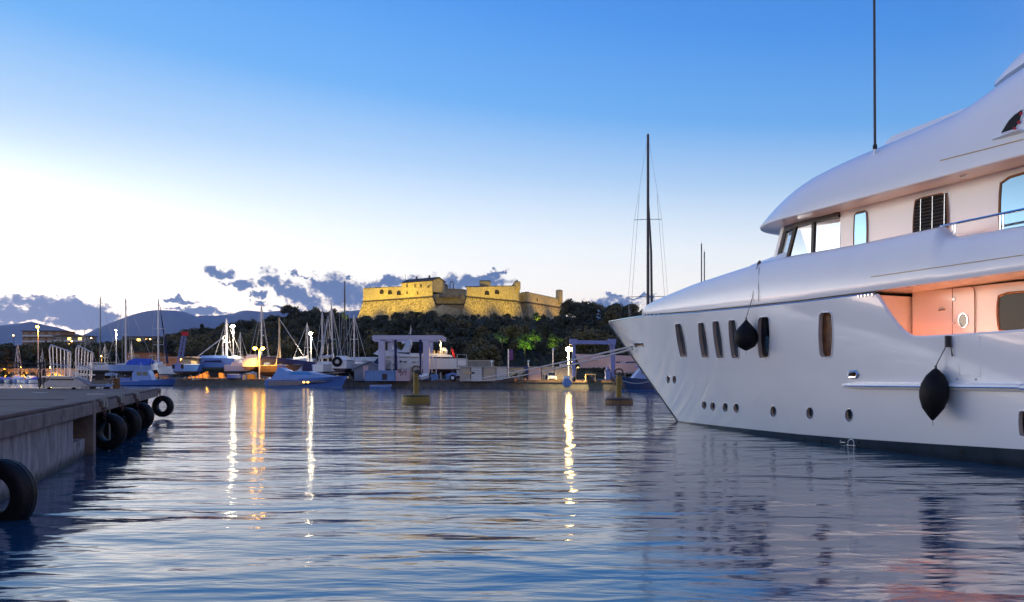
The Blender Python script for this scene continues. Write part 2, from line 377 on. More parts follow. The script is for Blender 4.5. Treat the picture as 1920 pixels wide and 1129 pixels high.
b.grid(rows).build('terrain', M['earth'], smooth=True, angle=60, kind='structure')
# mountains: ridged ranges kilometres away
def ridge(name, pts, D, depth, amp, seed):
    rg = np.random.default_rng(seed); ph = rg.uniform(0, 6.28, 24); fq = rg.uniform(.6, 9, 24) / 1000; rows = []
    xs = [p[0] for p in pts]; ys = [p[1] for p in pts]
    for j in range(22):
        tt = j / 21; row = []
        for px in np.linspace(xs[0], xs[-1], 200):
            top = zat(interp(px, xs, ys), D); x = at(px, D)
            prof = math.sin(min(1, tt / .55) * math.pi / 2) ** 1.15 if tt <= .55 else math.cos((tt - .55) / .45 * math.pi / 2)
            y = D - depth * (.55 - tt)
            nse = sum(math.sin(x * fq[k] + y * fq[(k + 7) % 24] * 1.7 + ph[k]) / (1 + fq[k] * 900) for k in range(24))
            z = max(-20, top * prof + amp * nse * prof * (1 - .8 * math.exp(-((tt - .55) / .12) ** 2)))
            row.append((x * y / D, y, z))
        rows.append(row)
    return MB().grid(rows).build(name, M['mount'], smooth=True, kind='structure')
ridge('hills', [(-900, 640), (-500, 600), (-300, 625), (0, 618), (60, 609), (110, 622), (160, 640)], 7600, 2600, 34, 5)
ridge('mountain', [(-60, 690), (60, 655), (140, 640), (180, 622), (235, 603), (290, 590), (325, 583), (345, 586), (375, 597), (430, 606), (520, 612), (620, 620), (760, 640)], 8200, 3000, 50, 8)
ridge('mountain', [(300, 640), (370, 598), (410, 592), (440, 589), (452, 584), (475, 586), (498, 592), (520, 588), (545, 590), (580, 587), (640, 585), (700, 582), (900, 590), (1060, 596), (1130, 590), (1200, 586), (1300, 590), (1600, 570), (2000, 590), (2400, 600)], 9600, 3000, 45, 11)

# ------------------------------------------------------------------ the fort on the hill
fort = thing('fort', 'floodlit yellow stone star fort with bastions on top of the wooded hill', 'fort', (0, 0, 0))
fort.location = (-20, 430, 26)
O = Vector(fort.location)
def fp(px, D): return Vector((at(px, D) - O.x, D - O.y, 0))
ZC = 38.6 - O.z
cor = [  # plan corner, parapet top
    (fp(681, 430), 45.3), (fp(811, 403), 43.9), (fp(817, 446), 44.3), (fp(872, 446), 44.3), (fp(875.5, 403), 43.2),
    (fp(973, 430), 46.5), (fp(975, 437), 43.6), (fp(989, 434), 43.7), (fp(1051, 470), 43.4), (fp(1060, 520), 43.4), (fp(690, 540), 45.0)]
n = len(cor); out = []
for i in range(n):
    p, q, r_ = cor[i - 1][0], cor[i][0], cor[(i + 1) % n][0]
    e1 = (q - p).normalized(); e2 = (r_ - q).normalized(); n1 = Vector((e1.y, -e1.x, 0)); n2 = Vector((e2.y, -e2.x, 0))
    mm = (n1 + n2); mm = mm / max(.35, mm.length_squared / 2); out.append(mm)
def corner(i, z, top):
    q = cor[i][0].copy(); k = max(0, (ZC - z)) * .34
    if abs(z - (ZC)) < 1e-6 and top: k = 0
    v = q + out[i] * k; v.z = z; return v
for i in range(n):
    j = (i + 1) % n; a, c = cor[i][0], cor[j][0]; seg = max(2, int((c - a).length / 4)); rows = []
    for z in (-3, 1, 5, 9, ZC):
        rows.append([corner(i, z, 0).lerp(corner(j, z, 0), s / seg) for s in range(seg + 1)])
    stone = 'stoned' if i in (1, 2, 3, 5) else 'stone'
    mb = MB().grid(rows); mb.build('battered_wall', M['stonew' if i != 2 else 'stoned'], fort)
    mb = MB(); rr = []
    for f in (0, .5, 1):
        rr.append([(a.lerp(c, s / seg)).to_tuple()[:2] + (ZC + (cor[i][1] + (cor[j][1] - cor[i][1]) * s / seg - O.z - ZC) * f,) for s in range(seg + 1)])
    dn = (c - a).normalized(); nn = Vector((dn.y, -dn.x, 0))
    rr.append([tuple(Vector(p) - nn * 2.2) for p in rr[-1]])
    mb.grid(rr).build('parapet_wall', M['stone'], fort)
    mb = MB().bar(Vector((a.x, a.y, ZC)) + nn * .1, Vector((c.x, c.y, ZC)) + nn * .12, .7); mb.build('cordon', M['slate'], fort)  # dark colour draws in the shadow line beneath the cordon
    if i in (0, 4, 6, 7):
        mb = MB().bar(Vector((a.x, a.y, cor[i][1] - O.z + .15)) - nn * 1, Vector((c.x, c.y, cor[j][1] - O.z + .15)) - nn * 1, .5); mb.build('coping', M['slate'], fort)
b = MB(); b.add([(c.x, c.y, 42.6 - O.z) for c, _ in cor], [tuple(range(n))]); b.build('terrace', M['stoned'], fort)
def on_face(i, px, z):
    """point on the vertical wall plane of face i seen at photo column px"""
    a, c = cor[i][0] + Vector((O.x, O.y, 0)), cor[(i + 1) % n][0] + Vector((O.x, O.y, 0)); k = (px - 960) / FPX
    tt = (k * a.y - a.x) / ((c.x - a.x) - k * (c.y - a.y)); p = a.lerp(c, tt); dn = (c - a).normalized()
    return Vector((p.x - O.x, p.y - O.y, z - O.z)), dn, Vector((dn.y, -dn.x, 0))
def wall_opening(i, px, py, w, h, arch=False, face_off=.04):
    p, dn, nn = on_face(i, px, 0); D = p.y + O.y; z = zat(py, D) - O.z
    pts = [(-w / 2, -h / 2), (w / 2, -h / 2)]
    if arch: pts += [(w / 2, h * .1)] + [(w / 2 * math.cos(a), h * .1 + h * .4 * math.sin(a)) for a in np.linspace(.4, math.pi - .4, 5)] + [(-w / 2, h * .1)]
    else: pts += [(w / 2, h / 2), (-w / 2, h / 2)]
    vv = [Vector((p.x, p.y, z)) + dn * u + Vector((0, 0, v)) + nn * face_off for u, v in pts]
    MB().prismv(vv, -nn * .03).build('embrasure' if arch else 'window', M['void'], fort)
    ring = MB().tube([v + nn * .02 for v in vv], .14, 4, closed=True); ring.build('surround', M['stone'], fort)
for px, py in ((716, 547), (731.5, 548), (748, 549)): wall_opening(0, px, py, 2.8, 2.4, True)
for px, py in ((913, 549), (931.5, 547.5)): wall_opening(4, px, py, 3.3, 2.3, True)
wall_opening(7, 1007, 562, 1.2, 1.5)
# barracks house on the left bastion
d0, dn, nn = on_face(0, 753, 43); d1, _, _ = on_face(0, 811, 43)
hl = (d1 - d0).length
def hpt(u, v, z): return d0 + dn * u - nn * v + Vector((0, 0, z - 43))
e0, e1 = 41.0, 46.2
b = MB(); vs = [hpt(0, -.15, e0), hpt(hl, -.15, e0), hpt(hl, 9, e0), hpt(0, 9, e0), hpt(0, -.15, e1), hpt(hl, -.15, e1), hpt(hl, 9, e1), hpt(0, 9, e1), hpt(0, 4.4, e1 + 1.8), hpt(hl, 4.4, e1 + 1.8)]
b.add(vs, [(0, 1, 5, 4), (1, 2, 6, 9, 5), (2, 3, 7, 6), (3, 0, 4, 8, 7), (4, 5, 9, 8), (6, 7, 8, 9)]); b.build('barracks_wall', M['stone'], fort)
b = MB()
for v0, v1 in ((-.5, 4.4), (9.4, 4.4)):
    q = [hpt(-.4, v0, e1 - .1), hpt(hl + .4, v0, e1 - .1), hpt(hl + .4, v1, e1 + 1.95), hpt(-.4, v1, e1 + 1.95)]; b.prismv(q, (0, 0, .3))
rf = b.build('roof', M['slate'], fort)
for u in (.3, .72): MB().box(hpt(hl * u, 4.2, e1 + 2.5), (.8, .8, 1.6)).build('chimney', M['stoned'], rf)
for px, py, w, h in ((764, 536, .95, 1.6), (779, 536, .95, 1.7), (790, 536, .95, 1.7), (803.5, 538, .9, 1.2), (764, 549, .95, 1.4), (784, 549.5, .95, 1.6)): wall_opening(0, px, py, w, h, False, .22)
q = hpt(-.2, 3, 46.5); MB().tube([q, q + Vector((0, 0, 4.5))], .09, 5).build('flagpole', M['mastd'], fort)
# round tower inside with a lodge and a bell arch
tc_ = Vector((at(846, 452) - O.x, 452 - O.y, 0)); b = MB()
b.lathe([(8.4, 42 - O.z), (8.4, 46.0 - O.z), (8.7, 46.1 - O.z), (8.7, 46.6 - O.z), (7.8, 46.6 - O.z), (7.8, 45 - O.z), (.01, 45 - O.z)], 24, tc_); b.build('tower', M['stoned'], fort, smooth=True)
q = P3(834, 539, 447) - O; q.z = 46.6 - O.z
MB().box(q + Vector((0, 0, .9)), (3.4, 3, 1.8)).build('lodge', M['stoned'], fort)
MB().prismv([q + Vector((-2, -1.8, 1.8)), q + Vector((2, -1.8, 1.8)), q + Vector((0, -1.8, 3))], (0, 3.6, 0)).build('lodge_roof', M['slate'], fort)
q = P3(847, 539, 446) - O; q.z = 46.5 - O.z
pts = [(-.9, 0), (-.9, 2.6)] + [(.9 * math.cos(a), 2.8 + 1.2 * math.sin(a)) for a in np.linspace(math.pi, 0, 7)] + [(.9, 0)]
MB().tube([q + Vector((x, 0, z)) for x, z in pts], .34, 4).build('bell_arch', M['stoned'], fort)
q, _, _ = on_face(4, 909, 43.5); q.y += 5; MB().box(q + Vector((0, 0, 2.2)), (5.3, 4, 3)).build('lookout_hut', M['stoned'], fort)
MB().prismv([q + Vector((-2.9, -2.2, 3.7)), q + Vector((2.9, -2.2, 3.7)), q + Vector((2.4, 0, 4.4)), q + Vector((-2.4, 0, 4.4))], (0, 4.4, 0)).build('hut_roof', M['slate'], fort)
for px, D, z0, z1, r in ((969.5, 429.5, 44.8, 49.0, 1.75), (1048.5, 468.5, 41.8, 48.6, 1.9)):
    q = fp(px, D); MB().lathe([(.05, z0 - 1.6 - O.z), (r, z0 - O.z), (r, z1 - 1 - O.z), (r + .15, z1 - .9 - O.z), (r * .8, z1 - .3 - O.z), (.03, z1 - O.z)], 12, q).build('sentry_turret', M['stone'], fort, smooth=True)
q = fp(964, 429); MB().prismv([q + Vector((-1.5, 0, 46.2 - O.z)), q + Vector((2, .6, 46.2 - O.z)), q + Vector((2, .6, 49.6 - O.z)), q + Vector((.6, .4, 49.2 - O.z))], (0, 1.5, 0)).build('corner_merlon', M['stone'], fort)
# low pointed outwork in front of the curtain wall
a, c, e = fp(806, 401), fp(830, 396), fp(878, 403)
b = MB(); rows = []
for f in (0, 1):
    rows.append([tuple(v.xy) + ((z - O.z) if f else -3,) for v, z in ((a, 31.6), (c, 34.4), (e, 31.4))])
rows.append([(v[0], v[1] + 5, v[2]) for v in rows[-1]]); b.grid(rows).build('outwork_wall', M['stone'], fort)
# floodlights at the wall foot
def spot(p, tgt, power, col, size=84, blend=.85, rad=.6):
    l = bpy.data.lights.new('floodlight', 'SPOT'); l.energy = power; l.color = col; l.spot_size = R(size); l.spot_blend = blend; l.shadow_soft_size = rad
    o = bpy.data.objects.new('floodlight', l); COL.objects.link(o); o.location = p
    o.rotation_euler = (Vector(tgt) - Vector(p)).to_track_quat('-Z', 'Y').to_euler(); return o
FC = (1, .66, .03)
def flood(i, fr, dist=17, z=31.5, tz=39.5, pw=26000, col=FC):
    a, c = cor[i][0], cor[(i + 1) % n][0]; dn = (c - a).normalized(); nn = Vector((dn.y, -dn.x, 0))
    for f in fr:
        p = a.lerp(c, f) + O; p.z = 0; s = p + nn * dist; s.z = z; p.z = tz; spot(s, p, pw, col)
flood(0, (.12, .5, .86), 19, 32, 42.5, 26000); flood(4, (.15, .72), 20, 32, 42.5, 21000); flood(7, (.3, .8), 15, 33, 41, pw=8500, col=(1, .60, .12))
spot((at(852, 421), 421, 33), (at(850, 446), 446, 37.5), 4500, FC, 56, .7)
spot((at(650, 425), 425, 29), (at(668, 432), 432, 34), 6000, FC)

# ------------------------------------------------------------------ trees
def crown_mesh(name, rx, rz, nl, leaf, mt, seed, clumps=16, shape='round'):
    rg = np.random.default_rng(seed); V = []; F = []
    cs = []
    for k in range(clumps):
        a = rg.uniform(0, 2 * math.pi); e = rg.uniform(-.55, 1); rr = rg.uniform(.35, .85)
        if shape == 'cone': h = rg.uniform(0, 1); cs.append((np.array([math.cos(a), math.sin(a), 0]) * rx * (1.02 - h) * .7 + np.array([0, 0, (h * 2 - 1) * rz]), rx * .33 * (1.15 - h)))
        else: cs.append((np.array([math.cos(a) * rr * rx * math.sqrt(max(.1, 1 - e * e * .8)), math.sin(a) * rr * rx * math.sqrt(max(.1, 1 - e * e * .8)), e * rz * .75]), rx * rg.uniform(.24, .46)))
    for q in range(nl):
        c, r0 = cs[rg.integers(len(cs))]; d = rg.normal(size=3); d /= np.linalg.norm(d); p = c + d * r0 * rg.uniform(.55, 1.06) * np.array([1, 1, .8])
        nrm = d + rg.normal(size=3) * .6; nrm /= np.linalg.norm(nrm); u = np.cross(nrm, rg.normal(size=3)); u /= np.linalg.norm(u); v = np.cross(nrm, u); s = leaf * rg.uniform(.6, 1.3); s2 = s * rg.uniform(.45, .8)
        o = len(V); V += [p - u * s, p + v * s2 * .8, p + u * s, p - v * s2]; F.append((o, o + 1, o + 2, o + 3))
    me = bpy.data.meshes.new(name); me.from_pydata([tuple(x) for x in V], [], F); me.materials.append(mt); me.update(); return me
def trunk_mesh(h, r, seed, limbs=5, spread=2.2):
    rg = random.Random(seed); b = MB(); b.tube([(0, 0, -.8), (rg.uniform(-.1, .1), 0, h * .5), (rg.uniform(-.2, .2), rg.uniform(-.2, .2), h)], [r, r * .75, r * .35], 6)
    for k in range(limbs):
        a = rg.uniform(0, 6.28); z = h * rg.uniform(.45, .9); b.tube([(0, 0, z), (math.cos(a) * spread * .6, math.sin(a) * spread * .6, z + h * .18), (math.cos(a) * spread, math.sin(a) * spread, z + h * .34)], [r * .45, r * .28, r * .1], 4)
    return b.mesh('trunk', M['bark'])
def make_tree(name, label, cm, tm, cz, loc, rz=0, sc=1, group=None, cat='tree'):
    t_ = thing(name, label, cat, loc, rz, group); t_.scale = (sc, sc, sc) if not isinstance(sc, tuple) else sc
    o = bpy.data.objects.new('trunk', tm); COL.objects.link(o); o.parent = t_
    o = bpy.data.objects.new('crown', cm); COL.objects.link(o); o.parent = t_; o.location.z = cz; return t_
CR = [crown_mesh('crown', 4.4, 3.6, 1500, .42, M['leafd'], s, 18) for s in range(3)] + [crown_mesh('crown', 4.6, 3.9, 1500, .44, M['leafm'], 9 + s, 18) for s in range(3)]
TR = [trunk_mesh(5, .32, s) for s in range(3)]
GC = crown_mesh('crown', 4.4, 3.6, 1300, .42, M['leafb'], 31, 12)
KIND = ['dark evergreen tree packed in the wood on the slope under the fort', 'olive green bushy tree in the wood on the slope under the fort']
placed = []; rg = random.Random(5); cnt = 0
y = 205
while y < 425:
    x = -150 - (y - 205) * .15 + rg.uniform(-3, 3)
    while x < 62 + (y - 205) * .1:
        tx, ty = x + rg.uniform(-3, 3), y + rg.uniform(-3.5, 3.5); x += rg.uniform(8.2, 11.5)
        px = 960 + FPX * tx / ty
        h0 = hgt(tx, ty)
        if h0 < .5 or ty < yq(tx) + 58 or px > 1260: continue
        # keep the strip in front of the walls clear
        if ty > 386 and 640 < px < 1000: continue
        if ty > 398 and 1000 <= px < 1062: continue
        if ty < 300 and rg.random() < .38: continue
        if 925 < px < 1062 and ty < 285: continue
        if 640 < px < 1062:      # tree tops must stay below the fort's foot
            lim = zat(interp(px, [640, 662, 690, 728, 756, 787, 812, 837, 855, 871, 896, 918, 943, 965, 981, 1000, 1012, 1053, 1062], [594, 594, 589, 589, 581, 580, 583, 586, 585, 593, 603, 597, 594, 597, 608, 612, 600, 592, 590]), ty); sc = min(1.15, max(.42, (lim - h0) / 9.0)) * rg.uniform(.84, 1.0)
        else: sc = rg.uniform(.8, 1.15)
        k = 0 if rg.random() < (.75 if ty > 260 else .5) else 1
        lab, grp = (KIND[k], 'trees of the wood under the fort')
        make_tree('bushy_tree', lab, CR[k * 3 + rg.randrange(3)], TR[rg.randrange(3)], 5.0, (tx, ty, h0), rg.uniform(0, 6.28), (sc, sc, sc * rg.uniform(.92, 1.08)), grp); cnt += 1
    y += 11
# wooded shore on the left, nearer the water
for k in range(95):
    px = -1500 + 2020 * (k / 94) ** .62 + rg.uniform(-16, 16); D = rg.uniform(264, 335) if px > 0 else rg.uniform(235, 300)
    if 225 < px < 310: D += 40
    tx = at(px, D); h0 = max(.9, hgt(tx, D)); 
    if tx < -330: tx, D = -330 - rg.uniform(0, 60), D * .6; h0 = .9
    sc = rg.uniform(.95, 1.35) * (.8 if 90 < px < 300 else 1); kk = rg.random() < .6
    make_tree('shore_tree', 'olive brown bushy tree in the tree line behind the left shore', CR[(3 if kk else 0) + rg.randrange(3)], TR[rg.randrange(3)], 5.0, (tx, D, h0), rg.uniform(0, 6.28), sc, 'trees along the left shore')
for k in range(40):
    px = rg.uniform(-300, 480); D = rg.uniform(430, 620); tx = at(px, D); h0 = hgt(tx, D); 
    make_tree('distant_tree', 'dark distant tree on the low hill among the apartment blocks', CR[rg.randrange(6)], TR[rg.randrange(3)], 5.0, (tx, D, h0 - 1), rg.uniform(0, 6.28), rg.uniform(.8, 1.1), 'trees on the far left hill')
# spiky dark conifer and the big round tree below it
cn = crown_mesh('crown', 3.6, 5.2, 1500, .5, M['leafd'], 77, 26, 'cone')
q = (at(378, 300), 300, 2.0); make_tree('conifer', 'spiky dark conifer standing above a round tree left of the hill', cn, TR[0], 9.2, q, 0, 1.2)
make_tree('round_tree', 'big round dark tree right of the leaning mast, under the conifer', crown_mesh('crown', 6.2, 5.2, 3200, .4, M['leafm'], 78, 40), TR[1], 6.0, (at(370, 245), 245, .9), 0, 1.0)
make_tree('round_tree', 'wide rounded brown green tree behind the white street lamp', crown_mesh('crown', 7.5, 6.2, 3600, .42, M['leafm'], 79, 44), TR[1], 7.0, (at(445, 232), 232, .9), 1, 1.0)
make_tree('umbrella_pine', 'flat topped pine rising above the skyline left of the fort', crown_mesh('crown', 4.6, 2.2, 1500, .4, M['leafd'], 80, 18), trunk_mesh(8, .35, 4), 9.0, (at(545, 400), 400, hgt(at(545, 400), 400) + 1), 0, 1.0)
make_tree('round_tree', 'rounded olive tree behind the left end of the big travel lift', crown_mesh('crown', 4.6, 4.2, 1800, .4, M['leafm'], 81, 22), TR[1], 5.4, (at(708, 215), 215, 2.0), 1, 1.15)
make_tree('round_tree', 'broad olive tree behind the lift gantry beside the yacht bow', crown_mesh('crown', 8.5, 5.8, 3600, .42, M['leafm'], 82, 40), TR[2], 6.4, (at(1105, 215), 215, 1.2), 1, 1.0)
make_tree('round_tree', 'pale olive bush left of the broad tree by the gantry', crown_mesh('crown', 3.6, 3.2, 1400, .36, M['leafm'], 83, 18), TR[2], 4.2, (at(1060, 205), 205, .9), 1, 1.0)
# trees picked out by green floodlights
def litpt(p, power, col, rad=.4):
    return spot(p, (p[0] + .6, p[1] + 2.6, p[2] + 3.2), power * 1.2, col, 110, .8, .3)
for px, py, D, sc, pw, colr, lab in ((984, 643, 246, .78, 1500, (.62, 1, .08), 'small tree lit vivid green above the long low building'),
                                (1003, 631, 254, .62, 700, (.70, 1, .12), 'dimmer green lit tree right of the vivid green one'),
                                (1037, 642, 258, .74, 600, (.85, 1, .12), 'thin yellow green lit tree behind the tall thin pole'),
                                (941, 634, 255, .62, 330, (.85, 1, .55), 'pale grey green tree left of the vivid green one'),
                                (1010, 595, 384, .66, 2000, (1, .92, .05), 'yellow lit shrub at the foot of the fort right bastion'),
                                (1029, 607, 376, .62, 1800, (1, .92, .05), 'lower of two yellow lit shrubs right of the fort'),
                                (645, 594, 388, .7, 1500, (1, .9, .06), 'yellow lit shrub at the far left foot of the fort')):
    tx = at(px, D); zc = zat(py, D); make_tree('lit_tree', lab, GC, TR[0], 5.0, (tx, D, zc - 5 * sc), px, sc); litpt((tx - .6, D - 6.5 * sc, zc - 4.4 * sc), pw * 1.2, (colr[0], colr[1], colr[2] + .10))
for px, py, D, sc, lab in ((965, 652, 240, .5, 'low dark shrub left of the vivid green tree'), (1015, 652, 242, .55, 'low dark shrub right of the vivid green tree'), (1050, 640, 262, .9, 'dark tree right of the thin yellow green tree'), (925, 650, 244, .6, 'low dark shrub left of the pale grey green tree'), (958, 628, 272, .8, 'dark tree between the pale green and the vivid green trees'), (1020, 622, 276, .8, 'dark tree above the green lit trees')):
    make_tree('dark_shrub', lab, CR[int(px) % 6], TR[1], 5.0, (at(px, D), D, zat(py, D) - 5 * sc), px, sc)
b = MB(); rgn = np.random.default_rng(12)
for k in range(9000):
    x = rgn.uniform(-150, 60); y = rgn.uniform(175, 400); h0 = hgt(x, y)
    if h0 < .5 or y < yq(x) + 52: continue
    s = rgn.uniform(.5, 1.1); a = rgn.uniform(0, 6.28); z = h0 + rgn.uniform(.1, 1.6); w_ = rgn.uniform(-.5, .5)
    b.add([(x - s * math.cos(a), y - s * math.sin(a), z - s * .5), (x + w_, y, z - s * .6), (x + s * math.cos(a), y + s * math.sin(a), z + s * .3), (x - w_, y + .3, z + s)], [(0, 1, 2, 3)])
b.mesh_ = None
me = b.mesh('undergrowth', M['leafd'], fix=False); o = bpy.data.objects.new('undergrowth', me); COL.objects.link(o); tag(o, kind='stuff')

# ================================================================== THE MOTOR YACHT
TH = R(26); BX, BY = 7.1, 35.95
yacht = thing('motor_yacht', 'large white motor yacht filling the right side, bow pointing left', 'yacht', (BX, BY, 0), TH - R(90))
YM = Matrix.Translation((BX, BY, 0)) @ Matrix.Rotation(TH - R(90), 4, 'Z'); YI = YM.inverted()
CL_ = YI @ Vector((0, 0, CAMZ))
def raydir(px, py): return (YI.to_3x3() @ Vector(((px - 960) / FPX, 1, (HOR - py) / FPX))).normalized()
def yp(s, l, z): return Vector((s, -l, z))            # aft, to port, up
def cur(t, B, L, p): return B * (1 - (1 - min(max(t, 0) / L, 1)) ** p)
def stem(z): return -.15 - 1.215 * max(0, z) - .02 * z * z * 0 + (.12 * z if z < 0 else 0)
S_G = [-5.29, -2.92, 1.32, 3.87, 5.98, 9.11, 11.47, 14.05, 16.39, 17.86, 28]
Z_G = [4.50, 4.40, 4.28, 4.16, 4.08, 4.01, 3.99, 4.01, 4.06, 4.10, 4.2]
def zg(s): return interp(s, S_G, Z_G)
def zrail(s): return interp(s, [14.02, 14.12, 14.45, 14.72, 14.9, 15.1, 15.35, 16.1, 17.86, 28], [4.01, 3.92, 3.44, 3.10, 2.95, 2.875, 2.86, 2.86, 2.90, 3.0]) if s > 14.02 else zg(s)
def zboot(s): return interp(s, [-.5, 1.74, 6.4, 9.72, 12.25, 14.28, 17.6, 28], [.03, .06, .13, .18, .24, .30, .40, .6])
def hull_lat(s, z):
    w = z / 4.45; k = .475
    w2 = (w / k * .40) if w < k else .40 + (w - k) / (1 - k) * .60
    if w < 0: w2 = w * .5
    B = 4.6 + .1 * w2; L = 22 - 2 * w2; p = 1.6 + .7 * w2
    return max(0.0, cur(s - stem(z), B, L, p) * (1 + min(0, z) * .25))
def shell(zlo, zhi, deck, stations, name, mt, nz):
    """closed port+starboard solid between two height curves"""
    rows = []
    for kind_, q in stations:
        half = []
        for j in range(nz + 1):
            v = j / nz
            frac = lambda lo, hi: (lo + (2.7 - lo) * v / .62 if v <= .62 else 2.7 + (hi - 2.7) * (v - .62) / .38) if hi > 2.75 else lo + (hi - lo) * v
            if kind_ == 'b':      # bow fan: q from 0 at the stem to 1 at s=1
                z = frac(zlo(0), 4.50 - (4.50 - zhi(1)) * q if zhi(0) > 1 else zhi(0))
                s0 = stem(z); s = s0 + (1 - s0) * q
            else:
                s = q; z = frac(zlo(s), zhi(s))
            half.append((s, hull_lat(s, z) if not (kind_ == 'b' and q == 0) else .012, z))
        s, l, z = half[-1]; zt = z; zd = deck(s)
        half.append((s, max(l - .13, l * .4), zt)); half.append((s, max(min(l, hull_lat(s, zd) if zd < zt else l) - .13, l * .4), zd if zd < zt - .001 else zt - .02))
        half = [(half[0][0], 0, half[0][2])] + half + [(s, 0, half[-1][2])]
        ring = [tuple(yp(*p)) for p in half] + [tuple(yp(p[0], -p[1], p[2])) for p in half[::-1][1:-1]]
        rows.append(ring)
    return MB().grid(rows, closed=True, capa=True, capb=True)
st = [('b', q) for q in (0, .01, .03, .06, .1, .15, .2, .26, .32, .38, .45, .52, .6, .68, .76, .84, .92, 1)]
st += [('s', s) for s in list(np.arange(1.4, 13.8, .4)) + [13.8, 14.0, 14.03] + list(np.arange(14.08, 15.5, .06)) + list(np.arange(15.6, 28.1, .5))]
hb = shell(zboot, zrail, lambda s: 1.95 if s > 14.01 else 9, st, 'hull', M['gel'], 26)
hull_me = hb.mesh('hull', M['gel'])
def bvh_of(me): return BVHTree.FromPolygons([v.co.copy() for v in me.vertices], [tuple(p.vertices) for p in me.polygons])
HB = bvh_of(hull_me)
def hit(px, py, tree=None):
    p, nrm, i, d = (tree or HB).ray_cast(CL_, raydir(px, py)); 
    if p is not None and nrm.dot(raydir(px, py)) > 0: nrm = -nrm
    return p, nrm
def hitlat(px, py, lat):
    d = raydir(px, py); k = (-lat - CL_.y) / d.y; return CL_ + d * k
def barrel(tl, tr, br, bl, bulge, n=7, top=0.0, rc=.0):
    """barrel-shaped outline in photo pixels, sides bowing outwards"""
    tl, tr, br, bl = map(np.array, (tl, tr, br, bl)); pts = []
    w = (tr - tl + br - bl) / 2
    for k in range(n): u = k / (n - 1); e = .06 + .88 * u; pts.append(tr + (br - tr) * e + w * bulge * math.sin(math.pi * e))
    pts.append(br + (bl - br) * .14); pts.append(br + (bl - br) * .86)
    for k in range(n): u = 1 - k / (n - 1); e = .06 + .88 * u; pts.append(tl + (bl - tl) * e - w * bulge * math.sin(math.pi * e))
    pts.append(tl + (tr - tl) * .14); pts.append(tl + (tr - tl) * .86)
    return [tuple(p) for p in pts]
def ell(cx, cy, rx, ry, n=14): return [(cx + rx * math.cos(a), cy + ry * math.sin(a)) for a in np.linspace(0, 2 * math.pi, n, endpoint=False)]
WIN = []   # outline, recess depth, glass, frame?, name
for (tl, tr, br, bl) in (((1266, 607), (1277, 606), (1288.5, 669), (1277, 671)), ((1309, 605), (1320, 604), (1329, 671), (1317, 672)), ((1336, 602), (1348, 601), (1357, 672), (1345, 673)),
                         ((1366, 600), (1379, 599), (1386, 672), (1373, 673)), ((1422, 595), (1442, 593), (1442, 671), (1424, 672)), ((1537, 586), (1559, 584.5), (1559, 670), (1538, 671))):
    WIN.append((barrel(tl, tr, br, bl, .13), .16, 'glassh' if tl[0] < 1400 else 'glassd' if tl[0] < 1500 else 'glassw', 'tall_window'))
for cx, cy, rx, ry in ((1253, 711.5, 2.6, 7), (1264.5, 711.5, 2.9, 7.5), (1320.5, 759.5, 3.8, 7.6), (1336.5, 761.5, 3.9, 8.2), (1360, 763.5, 4.2, 8.6), (1380.5, 765, 4.4, 9), (1450, 771, 5, 10.3), (1518.5, 774, 5.8, 11), (1592, 778, 6.6, 12.2)):
    WIN.append((ell(cx, cy, rx, ry), .12, 'glassd', 'porthole'))
WIN.append((barrel((1911, 770), (1932, 770), (1932, 820), (1912, 819), .1), .16, 'glassd', 'tall_window'))
WIN.append(([(1592, 702.5), (1594.5, 696.5), (1606, 696), (1609.5, 701), (1607, 707), (1595, 707.5)], .14, 'glassw', 'hawse_window'))
WIN.append(([(1188.3, 643), (1205, 643), (1207.5, 650), (1191.5, 650.5)], .35, 'void', 'hawse_pocket'))
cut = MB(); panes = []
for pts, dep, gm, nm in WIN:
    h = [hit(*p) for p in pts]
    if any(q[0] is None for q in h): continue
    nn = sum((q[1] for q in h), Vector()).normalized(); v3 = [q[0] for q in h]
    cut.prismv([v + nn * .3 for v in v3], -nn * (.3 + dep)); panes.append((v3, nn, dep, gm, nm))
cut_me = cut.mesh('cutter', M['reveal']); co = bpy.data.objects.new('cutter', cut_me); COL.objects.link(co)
hull = bpy.data.objects.new('hull', hull_me); COL.objects.link(hull)
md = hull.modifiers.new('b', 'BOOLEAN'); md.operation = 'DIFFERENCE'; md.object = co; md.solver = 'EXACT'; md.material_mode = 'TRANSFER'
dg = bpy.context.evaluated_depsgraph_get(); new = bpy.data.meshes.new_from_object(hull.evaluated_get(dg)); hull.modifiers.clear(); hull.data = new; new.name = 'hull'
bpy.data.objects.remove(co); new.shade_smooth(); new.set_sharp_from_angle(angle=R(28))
if not new.materials: new.materials.append(M['gel'])
hull.parent = yacht
for v3, nn, dep, gm, nm in panes:
    c = sum(v3, Vector()) / len(v3)
    fo = MB().tube([v + nn * .008 for v in v3], .016 if nm != 'porthole' else .011, 6, closed=True).build(nm, M['chrome'] if nm != 'tall_window' else M['gelm'], yacht, smooth=True)
    MB().add([c + (v - c) * .985 - nn * (dep - .035) for v in v3], [tuple(range(len(v3)))]).build('pane', M[gm], fo)
    if nm == 'hawse_window': MB().tube([v + nn * .02 for v in v3], .035, 6, closed=True).build('rim', M['chrome'], fo, smooth=True)
# boot stripe and underwater body
bs = shell(lambda s: -.8, lambda s: zboot(s) - .004, lambda s: 9, st, 'bottom', M['boot'], 6).build('boot_stripe', M['boot'], yacht, smooth=True, angle=50)
